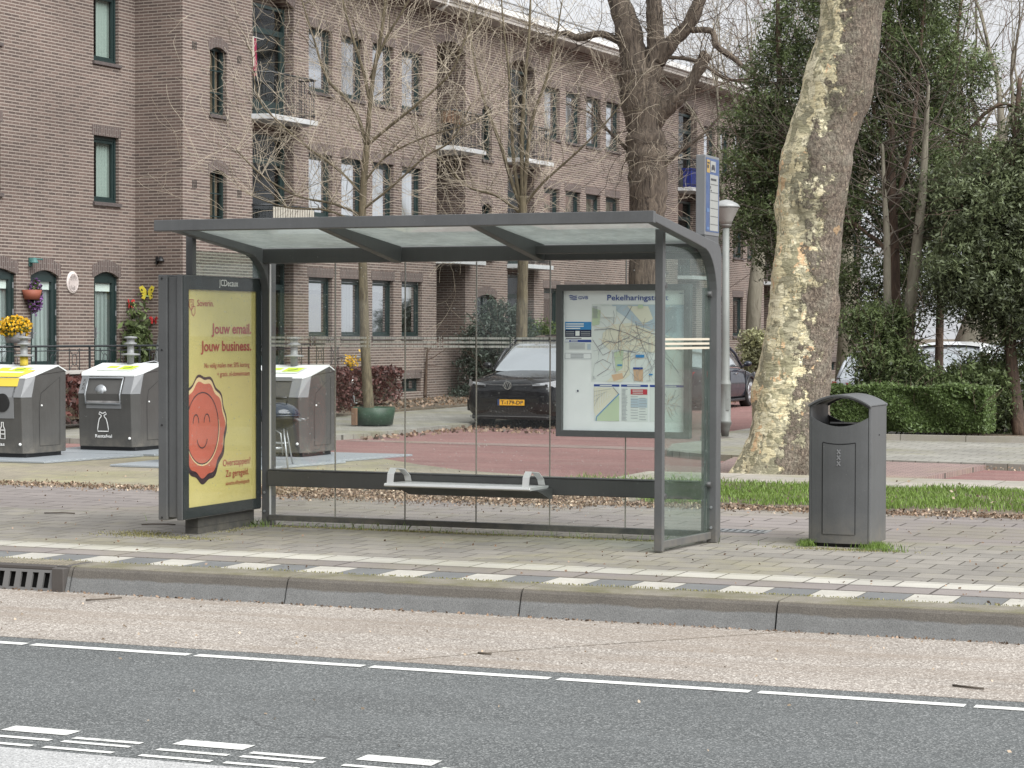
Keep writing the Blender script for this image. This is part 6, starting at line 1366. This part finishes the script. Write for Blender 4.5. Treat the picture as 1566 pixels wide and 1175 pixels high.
# ------------------------------------------------------------------ cars (local x forward, y left)
def paint(name, c, rough=.25): 
    MAT[name] = simple(name, c, .5, 0, .04, 2, 0, .75); MAT[name].node_tree.nodes['Principled BSDF'].inputs['Specular IOR Level'].default_value = .15; return name
paint('car_black', (.008, .009, .011), .12); paint('car_navy', (.018, .022, .032), .15); paint('car_silver', (.33, .35, .38), .3); paint('car_white', (.66, .68, .69), .25)
MAT['car_glass'] = simple('car_glass', (.62, .66, .68), .03, .85, .03, 3, 0, 1.0); MAT['car_glass'].node_tree.nodes['Principled BSDF'].inputs['Specular IOR Level'].default_value = 1.0
flat('tyre', (.014, .014, .014), .8); flat('alloy', (.34, .35, .36), .3, .7); flat('lamp_red', (.40, .012, .015), .15); flat('lamp_clear', (.42, .44, .46), .08); flat('chrome', (.75, .77, .78), .12, 1)
def car(label, x, y, rz, col, Lc=4.5, Wc=1.86, H=1.55, hood=.28, z=-.085, suv=True, group='cars parked along the side street', front=True, badge=False, plate=None):
    t = thing('parked_car', label, 'car', (x, y, z), rz, group); h2 = Wc/2; belt = H*.615; hoodz = H*.60
    # lower body: stations along x
    xs = [Lc/2, Lc/2-.03, Lc/2-.18, Lc/2-.55, Lc/2-1.1, Lc/2-1.5, 0, -Lc/2+1.2, -Lc/2+.5, -Lc/2+.12, -Lc/2+.02, -Lc/2]
    wd = [.70, .84, .93, .985, 1, 1, 1, 1, .985, .93, .86, .74]
    zt = [hoodz*.66, hoodz*.80, hoodz*.87, hoodz*.93, hoodz*1.0, belt*1.02, belt*1.03, belt*1.05, belt*1.06, belt*1.04, belt*.96, belt*.8]
    zb = [.34, .24, .20, .19, .19, .19, .19, .19, .2, .24, .28, .4]
    V = []
    for a, w_, t_, b_ in zip(xs, wd, zt, zb):
        w_ *= h2; sec = [(0, b_), (w_*.86, b_), (w_*.965, b_+.07), (w_, b_+(t_-b_)*.35), (w_*.985, b_+(t_-b_)*.68), (w_*.955, t_-.075), (w_*.88, t_-.02), (w_*.5, t_+.018), (0, t_+.025)]
        V.append([(a, s_*p, q) for s_, rng2 in ((1, sec), (-1, sec[-2:0:-1])) for p, q in rng2])
    n = len(V[0]); m = MB(); m.add([p for s_ in V for p in s_], [(i*n+k, i*n+(k+1) % n, (i+1)*n+(k+1) % n, (i+1)*n+k) for i in range(len(V)-1) for k in range(n)], True)
    for a in (0, len(V)-1): m.f.append(tuple(a*n+k for k in range(n))); m.mi.append(0); m.sm.append(True)
    bd = m.build('body', col, t); sb = bd.modifiers.new('s', 'SUBSURF'); sb.levels = 2; sb.render_levels = 2
    # greenhouse
    g0, g1, g2, g3 = Lc/2-1.22, Lc/2-2.02, -Lc/2+.85, -Lc/2+.22
    S_ = [(g0, belt, belt*1.0, .80), (g0-.02, belt-.03, belt+.03, .86), (g0*.45+g1*.55, belt, belt+(H-belt)*.60, .87), (g1, belt, H-.035, .87), ((g1+g2)/2, belt, H, .87), (g2, belt, H-.05, .86), (g2*.45+g3*.55, belt, belt+(H-belt)*.62, .85), (g3, belt-.0, belt+.03, .80)]
    V = []
    for a, b_, t_, w_ in S_:
        w_ *= h2; k = (t_-belt)/(H-belt); wt = w_*(1-.19*max(0, k)); sec = [(0, b_-.1), (w_, b_-.05), (w_, b_), (w_+(wt-w_)*.55, b_+(t_-b_)*.55), (wt, t_-.07*k), (wt-.07, t_-.012), (wt*.5, t_+.012*k), (0, t_+.018*k)]
        V.append([(a, s_*p, q) for s_, rg in ((1, sec), (-1, sec[-2:0:-1])) for p, q in rg])
    n = len(V[0]); m = MB(); m.add([p for s_ in V for p in s_], [(i*n+k, i*n+(k+1) % n, (i+1)*n+(k+1) % n, (i+1)*n+k) for i in range(len(V)-1) for k in range(n)], True); o = m.build('windows', 'car_glass', t); sb = o.modifiers.new('s', 'SUBSURF'); sb.levels = 2; sb.render_levels = 2
    # roof skin and pillars
    m = MB(); rw = h2*.87*.81
    m.add([(a, s_*rw*(1-.0), zz) for a, zz in ((g1+.04, H-.045), ((g1+g2)/2, H+.008), (g2-.05, H-.06)) for s_ in (-1.01, -.5, 0, .5, 1.01)], [(i*5+k, i*5+k+1, i*5+5+k+1, i*5+5+k) for i in range(2) for k in range(4)], True)
    for i in range(3):
        for k in range(5):
            v = m.v[i*5+k]; m.v[i*5+k] = (v[0], v[1], v[2]+(.022 if 0 < k < 4 else -.012))
    for s_ in (1, -1):
        wb_ = h2*.865; wt = rw*1.0
        for pts in ([(g0+.0, wb_*s_, belt+.0), ((g0+g1)/2-.0, (wb_*.5+wt*.5)*s_*1.005, belt+(H-belt)*.56), (g1+.02, wt*s_*1.005, H-.075)], [(g1, wt*s_*1.01, H-.06), ((g1+g2)/2, wt*s_*1.015, H-.045), (g2, wt*s_*1.01, H-.08)], [(g2, wt*s_*1.01, H-.09), ((g2+g3)/2, (wb_*.45+wt*.55)*s_, belt+(H-belt)*.55), (g3+.05, wb_*s_*.98, belt+.02)], [((g1+g2)/2+.12, wb_*s_*1.0, belt), ((g1+g2)/2+.05, wt*s_*1.02, H-.07)]): m.tube(pts, .032, 6)
    m.build('roof_and_pillars', col, t)
    # wheels
    wr = .335 if suv else .31
    for ax in (Lc/2-.88, -Lc/2+.82):
        for s_ in (1, -1):
            m = MB(); m.lathe([(wr-.10, h2*s_-.005*s_), (wr-.02, (h2-.0)*s_), (wr, (h2-.03)*s_), (wr, (h2-.22)*s_), (wr-.1, (h2-.22)*s_)], (ax, 0, wr), 28, 'y'); wo = m.build('wheel', 'tyre', t)
            m = MB(); m.lathe([(0, (h2-.03)*s_), (wr-.10, (h2-.06)*s_)], (ax, 0, wr), 24, 'y'); m.build('wheel_well', 'hole', wo)
            m = MB(); m.lathe([(wr-.115, (h2-.004)*s_), (wr-.09, (h2+.002)*s_), (wr-.09, (h2-.03)*s_)], (ax, 0, wr), 28, 'y')
            for q in range(10):
                a0 = 2*math.pi*q/10; a, b = (ax+.05*math.cos(a0), (h2-.01)*s_, wr+.05*math.sin(a0)), (ax+(wr-.1)*math.cos(a0+.12), (h2-.004)*s_, wr+(wr-.1)*math.sin(a0+.12)); m.tube([a, b], .013, 4)
            m.lathe([(0, (h2+.0)*s_), (.05, (h2-.005)*s_)], (ax, 0, wr), 12, 'y'); m.build('rim', 'alloy', wo)
            m = MB(); m.tube([(ax+(wr+.045)*math.cos(R(a)), (h2-.012)*s_, wr+(wr+.045)*math.sin(R(a))) for a in range(-8, 189, 14)], .034, 6); m.build('wheel_arch', 'black', t)
    # sills, bumpers
    m = MB(); m.prism([(-Lc/2+1.2, -h2+.03), (Lc/2-1.25, -h2+.03), (Lc/2-1.25, h2-.03), (-Lc/2+1.2, h2-.03)], .15, .22).box(Lc/2-.5, Lc/2-.07, -h2*.8, h2*.8, .17, .26); m.build('underbody', 'black', t, bevel=.02)
    # mirrors, handles
    for s_ in (1, -1):
        m = MB(); m.ball((g0-.18, s_*(h2+.06), belt+.09), .07, .10, .065, 10, 6); m.tube([(g0-.14, s_*(h2-.1), belt+.02), (g0-.16, s_*(h2+.02), belt+.06)], .02, 5); m.build('mirror', col, t)
        m = MB()
        for hx in (.15, -.85): m.tube([(hx, s_*(h2-.003), belt-.13), (hx-.2, s_*(h2-.003), belt-.13)], .013, 5)
        m.tube([(g0-.1, s_*h2*.885, belt+.025), (g3+.3, s_*h2*.885, belt+.04)], .010, 4); m.build('side_trim', 'chrome', t)
        # door shut lines
        m = MB()
        for dx in (g0-.12, (g1+g2)/2+.08, g2+.18): m.box(dx-.004, dx+.004, s_*(h2-.0), s_*(h2-.02), .25, belt-.08)
        m.build('door_gaps', 'hole', t)
        # lights
        m = MB(); xr = -Lc/2; m.add([(xr+.02, s_*h2*.55, belt*.80), (xr+.10, s_*h2*.90, belt*.82), (xr+.30, s_*h2*.975, belt*.86), (xr+.30, s_*h2*.96, belt*.97), (xr+.12, s_*h2*.90, belt*.96), (xr+.03, s_*h2*.55, belt*.93)], [(0, 1, 4, 5), (1, 2, 3, 4)]); 
        vv = list(m.v); m.v = [(a-.015, b*1.012, c) for a, b, c in vv]; m.build('tail_light', 'lamp_red', t, recalc=False)
        xf = Lc/2; m = MB(); lz = hoodz*.76
        A_ = [(xf-.035, s_*h2*.50, lz-.005), (xf-.10, s_*h2*.80, lz-.02), (xf-.28, s_*h2*.965, lz+.0), (xf-.44, s_*h2*.985, lz+.10), (xf-.28, s_*h2*.955, lz+.125), (xf-.11, s_*h2*.80, lz+.085), (xf-.045, s_*h2*.50, lz+.05)]
        A_ = [(a+.03, b*.975, c) for a, b, c in A_]; m.add(A_, [(0, 1, 5, 6), (1, 2, 4, 5), (2, 3, 4)]); hl = m.build('headlight', 'lamp_clear', t, recalc=False)
        m = MB(); m.add([(a+.012, b*1.004, c*.999) for a, b, c in [A_[0], A_[1], ((A_[1][0]+A_[5][0])/2, (A_[1][1]+A_[5][1])/2, (A_[1][2]+A_[5][2])/2), ((A_[0][0]+A_[6][0])/2, (A_[0][1]+A_[6][1])/2, (A_[0][2]+A_[6][2])/2)]], [(0, 1, 2, 3)])
        m.ball((xf-.10, s_*h2*.74, lz+.03), .045, .05, .03, 8, 6); m.build('lens', 'black', hl, recalc=False)
    if badge:
        xf = Lc/2; lz = hoodz*.80; m = MB(); pl = lambda u, v: (xf+.022-.03*(v-lz)*2-.12*(u*u), -u, v)
        put_line(m, pl, [(-.60, lz+.012), (-.3, lz-.004), (-.085, lz-.008)], .014); put_line(m, pl, [(.085, lz-.008), (.3, lz-.004), (.60, lz+.012)], .014); m.build('light_strip', 'chrome', t, recalc=False)
        m = MB(); p2 = lambda u, v: (xf+.05, u, v+lz-.015)
        put_line(m, p2, circle(0, 0, .070, 28), .012)
        put_line(m, p2, [(-.028, .060), (0, .006), (.028, .060)], .012); put_line(m, p2, [(-.052, .034), (-.024, -.054), (0, .0), (.024, -.054), (.052, .034)], .012); m.build('badge', 'chrome', t, recalc=False)
        # lower grille: dark intake with mesh, side intakes
        m = MB(); N_ = 12; m.add([(xf+.012-.16*(u*u), u, z_) for z_ in (.235, .44) for u in [(-.72+1.44*i/N_) for i in range(N_+1)]], [(i, i+1, N_+2+i, N_+1+i) for i in range(N_)]); g_ = m.build('lower_grille', 'black', t, recalc=False)
        m = MB(); p3 = lambda u, v: (xf+.02-.16*(u*u), -u, v)
        for i in range(26):
            u = -.70+.056*i; put_line(m, p3, [(u, .25), (min(.7, u+.028), .29), (u, .33), (min(.7, u+.028), .37), (u, .41)], .005)
        m.build('mesh', 'steel_grey', g_, recalc=False)
        m = MB(); put_line(m, p3, [(-.78, .215), (-.5, .225), (0, .225), (.5, .225), (.78, .215)], .018); m.build('splitter', 'chrome' if False else 'steel_mid', t, recalc=False)
        for s_ in (1, -1):
            m = MB(); m.add([(xf-.08, s_*.70, .30), (xf-.20, s_*.86, .32), (xf-.22, s_*.88, .52), (xf-.10, s_*.74, .50)], [(0, 1, 2, 3)]); m.v = [(a+.03, b*1.01, c) for a, b, c in m.v]; m.build('side_intake', 'hole', t, recalc=False)
    if plate:
        m = MB(); xf = Lc/2; py_ = .06; pz = .475; p4 = lambda d: (lambda u, v: (xf+.03+d, u+py_, v+pz)); m.box(xf-.02, xf+.03, py_-.265, py_+.265, pz-.058, pz+.058); m.mat(1); put_rect(m, p4(.0015), -.22, .26, -.052, .052); m.mat(2); put_rect(m, p4(.0015), -.26, -.22, -.052, .052); m.mat(3); put_text(m, plate, p4(.003), -.195, .235, -.033, .095, .02)
        m.build('number_plate', ['black', 'plate_yellow', 'sign_blue', 'ink'], t, recalc=False)
    return t
flat('plate_yellow', (.75, .40, .03), .4)
car('black electric car facing the road with yellow number plate', -14.68, 36.35+2.29, R(-90), 'car_black', 4.58, 1.86, 1.66, badge=True, plate='T-179-DP')
car('dark navy car parked nose away beyond the pale lamp post', -14.9, 48.6, R(91), 'car_navy', 4.4, 1.82, 1.50)
car('silver car with red tail light beside the plane trunk', -8.92, 40.2+2.15, R(90), 'car_silver', 4.3, 1.78, 1.40, suv=False)
car('white car parked behind the silver car under the evergreens', -8.85, 48.7, R(90), 'car_white', 4.4, 1.82, 1.52)
car('white estate car with dark rear window furthest along the row', -8.2, 54.2, R(90), 'car_white', 4.5, 1.82, 1.56)
car('white car half hidden by the right edge evergreen', -6.6, 50.5, R(95), 'car_white', 4.4, 1.8, 1.5)

# ------------------------------------------------------------------ lamp post
t = thing('lamp_post', 'pale grey lamp post with white cone lantern between shelter and plane tree', 'street lamp', (-9.82, 33.5, 0))
m = MB(); m.lathe([(.055, 0), (.075, .12), (.085, .16), (.10, .20), (.105, .22), (.105, .225), (.0, .225)], (0, 0, 0), 20); m.build('foot', flat('lamp_foot', (.10, .10, .09), .7), t)
m = MB(); m.lathe([(.092, .22), (.098, .235), (.098, .25), (.088, .26), (.088, .82), (.095, .83), (.092, .845), (.07, .90), (.064, 1.5), (.052, 3.32), (0, 3.32)], (0, 0, 0), 20); m.build('pole', 'concrete_pole', t)
m = MB(); m.box(.01, .065, -.085, -.094, .42, .72); m.cyl((.04, -.10, .60), (.04, -.09, .60), .01, n=8); m.build('service_hatch', 'concrete_pole', t, rot=(0, 0, .35))
m = MB(); m.lathe([(.05, 3.30), (.085, 3.34), (.09, 3.36), (.0, 3.36)], (0, 0, 0), 20); m.build('collar', flat('lamp_collar', (.16, .15, .14), .5), t)
m = MB(); m.lathe([(.085, 3.36), (.105, 3.42), (.19, 3.60), (.205, 3.64), (.0, 3.64)], (0, 0, 0), 28); m.build('lamp_shade', flat('lamp_opal', (.27, .255, .24), .35), t)
m = MB(); m.lathe([(.215, 3.63), (.22, 3.645), (.18, 3.69), (.08, 3.74), (.0, 3.755)], (0, 0, 0), 28); m.build('lamp_cap', flat('lamp_cap', (.28, .285, .28), .4), t)

# ------------------------------------------------------------------ kettle barbecue
t = thing('barbecue', 'small black kettle barbecue on thin legs seen through the left glass pane', 'barbecue', (-12.5, 23.55, 0))
def hemi(r, zc, up_, n=8, sq=.75): return [(r*math.cos(R(90*i/n)), zc+(1 if up_ else -1)*sq*r*math.sin(R(90*i/n))) for i in range(n+1)]
m = MB(); m.lathe(hemi(.24, .63, False), (0, 0, 0), 24); m.build('bowl', 'enamel', t) if False else m.build('bowl', 'black', t)
m = MB(); m.lathe(hemi(.245, .64, True, 8, .62), (0, 0, 0), 24); m.lathe([(.25, .625), (.255, .635), (.25, .645)], (0, 0, 0), 24); lid = m.build('lid', flat('blue_enamel', (.020, .028, .045), .12), t)
m = MB(); m.tube([(-.10, 0, .78), (-.10, 0, .84), (.10, 0, .84), (.10, 0, .78)], .012, 6); m.tube([(-.11, 0, .845), (.11, 0, .845)], .02, 6); m.build('handle', 'black', lid)
m = MB(); m.tube([(.22, -.05, .60), (.33, -.08, .585), (.33, .04, .585), (.22, .05, .60)], .013, 6); m.build('side_handle', 'galv', t)
for a in (80, 200, 320): m = MB(); m.tube([(.12*math.cos(R(a)), .12*math.sin(R(a)), .50), (.27*math.cos(R(a)), .27*math.sin(R(a)), .0)], .012, 6); m.build('leg', 'galv', t)
m = MB(); m.tube([(.10*math.cos(a*math.pi/8), .10*math.sin(a*math.pi/8), .30) for a in range(17)], .009, 5); m.tube([(-.18, -.15, .24), (.1, -.1, .24)], .02, 6); m.tube([(-.09, -.14, .4), (-.1, -.14, .16), (.12, -.14, .16), (.09, -.14, .42), (.02, -.14, .46)], .009, 5); m.build('ash_frame', 'galv', t)

# ------------------------------------------------------------------ bicycles
def bicycle(label, loc, rz, seatcol='black', flowers=None):
    t = thing('bicycle', label, 'bicycle', loc, rz, 'bicycles by the facade')
    for wx in (-.52, .52):
        m = MB(); m.tube([(wx+.34*math.cos(2*math.pi*a/24), 0, .34+.34*math.sin(2*math.pi*a/24)) for a in range(25)], .019, 6, cap=False); w = m.build('wheel', 'tyre', t)
        m = MB()
        for a in range(14): m.tube([(wx, 0, .34), (wx+.33*math.cos(a*.45), 0, .34+.33*math.sin(a*.45))], .0025, 3, cap=False)
        m.cyl((wx, -.03, .34), (wx, .03, .34), .03, n=10); m.build('spokes', 'galv', w)
    m = MB()
    for a, b in (((-.52, 0, .34), (-.12, 0, .30)), ((-.12, 0, .30), (-.22, 0, .88)), ((-.12, 0, .30), (.38, 0, .78)), ((-.20, 0, .55), (.36, 0, .86)), ((.52, 0, .34), (.34, 0, .98)), ((-.52, 0, .34), (-.20, 0, .72))): m.tube([a, b], .017, 6)
    m.build('frame', 'dark_paint', t)
    for wx, a in ((-.52, 20), (.52, 40)): m = MB(); m.tube([(wx+.39*math.cos(R(q)), 0, .34+.39*math.sin(R(q))) for q in range(a, a+130, 13)], .024, 5); m.build('mudguard', 'white', t)
    m = MB(); m.tube([(.34, 0, .98), (.33, 0, 1.08), (.30, .10, 1.12), (.18, .27, 1.08), (.05, .28, 1.06)], .012, 6); m.tube([(.33, 0, 1.08), (.30, -.10, 1.12), (.18, -.27, 1.08), (.05, -.28, 1.06)], .012, 6); m.build('handlebar', 'galv', t)
    m = MB(); m.ball((-.24, 0, .93), .14, .09, .04, 10, 6); m.build('saddle', seatcol, t)
    m = MB(); m.tube([(-.2, -.05, .72), (-.75, -.05, .72)], .01, 5); m.tube([(-.2, .05, .72), (-.75, .05, .72)], .01, 5); m.tube([(-.7, 0, .72), (-.52, 0, .34)], .009, 5); m.build('carrier', 'galv', t)
    m = MB(); m.cyl((-.12, -.06, .30), (-.12, .06, .30), .07, n=12); m.tube([(-.12, .07, .30), (-.02, .07, .16), (.02, .13, .16)], .01, 5); m.tube([(-.12, -.07, .30), (-.22, -.07, .44), (-.26, -.13, .44)], .01, 5); m.build('crank', 'galv', t)
    if flowers: p = rng.normal(0, 1, (90, 3))*np.array([.10, .08, .07])+np.array([.42, 0, 1.02]); leaf_obj('flower_garland', p, .045, 'yellow_fl', t)
    return t
bicycle('bicycle with yellow flowers on its handlebar behind the red bush', (-19.75, 40.3, .03), R(-62), flowers=True)
bicycle('dark bicycle leaning at the terrace above the closed container', (-20.2, 33.2, .0), R(85))
bicycle('dark bicycle standing against the facade beyond the navy car', (-18.6, 58.5, .05), R(80))
bicycle('second dark bicycle by the facade beyond the navy car', (-18.2, 59.6, .05), R(70))

# ------------------------------------------------------------------ distant brick block closing the view
t = thing('distant_building', 'distant brick house row behind the evergreens at right', 'building', (6, 84, 0), 0)
m = MB(); hs_ = []
for i in range(2):
    for fz in (1.0, 3.9): hs_.append((-19.5+3.6*i, -18.1+3.6*i, fz, fz+1.5))
wall_cells(m, -21, -12.6, -.2, 6.3, hs_, lambda u, z, d: (u, d, z)); 
for h in hs_: reveal(m, h, .15, lambda u, z, d: (u, d, z))
m.add([(-21, 0, -.2), (-21, 9, -.2), (-21, 9, 6.3), (-21, 0, 6.3)], [(0, 1, 2, 3)]); m.add([(-12.6, 0, -.2), (-12.6, 9, -.2), (-12.6, 9, 6.3), (-12.6, 0, 6.3)], [(0, 1, 2, 3)]); m.build('wall', 'brick', t, recalc=False)
m = MB(); m.prism([(-.5, 6.3), (9.5, 6.3), (4.5, 8.6)], -21.4, -12.2, 'x'); m.build('roof', simple('roof_tiles', (.13, .07, .05), .8, 0, .25, 3), t)
for h in hs_:
    m = MB(); m.ring([(h[0], h[2]), (h[1], h[2]), (h[1], h[3]), (h[0], h[3])], [(h[0]+.08, h[2]+.08), (h[1]-.08, h[2]+.08), (h[1]-.08, h[3]-.08), (h[0]+.08, h[3]-.08)], .10, .15, 'y'); wo = m.build('window', 'white', t)
    m = MB(); m.add([(h[0], .14, h[2]), (h[1], .14, h[2]), (h[1], .14, h[3]), (h[0], .14, h[3])], [(0, 1, 2, 3)]); m.build('pane', 'car_glass', wo, recalc=False)

# ------------------------------------------------------------------ the far side of the main road (behind the photographer): it shades and is mirrored in the glass
t = thing('opposite_house_row', 'long brown brick house row on the opposite side of the main road', 'building', (0, -26, 0), 0)
m = MB(); hs_ = []
for i in range(24):
    for fz in (1.0, 4.1, 7.2): hs_.append((-60+5*i, -57.8+5*i, fz, fz+1.6))
wall_cells(m, -62, 62, -.2, 11, hs_, lambda u, z, d: (u, -d, z))
for h in hs_: reveal(m, h, .15, lambda u, z, d: (u, -d, z))
m.build('wall', 'brick', t, recalc=False)
m = MB(); m.prism([(.5, 11), (-10, 11), (-4.5, 15)], -62.4, 62.4, 'x'); m.build('roof', 'roofing', t)
for h in hs_: m = MB(); m.add([(h[0], -.15, h[2]), (h[1], -.15, h[2]), (h[1], -.15, h[3]), (h[0], -.15, h[3])], [(0, 1, 2, 3)]); m.build('window', 'car_glass', t, recalc=False)
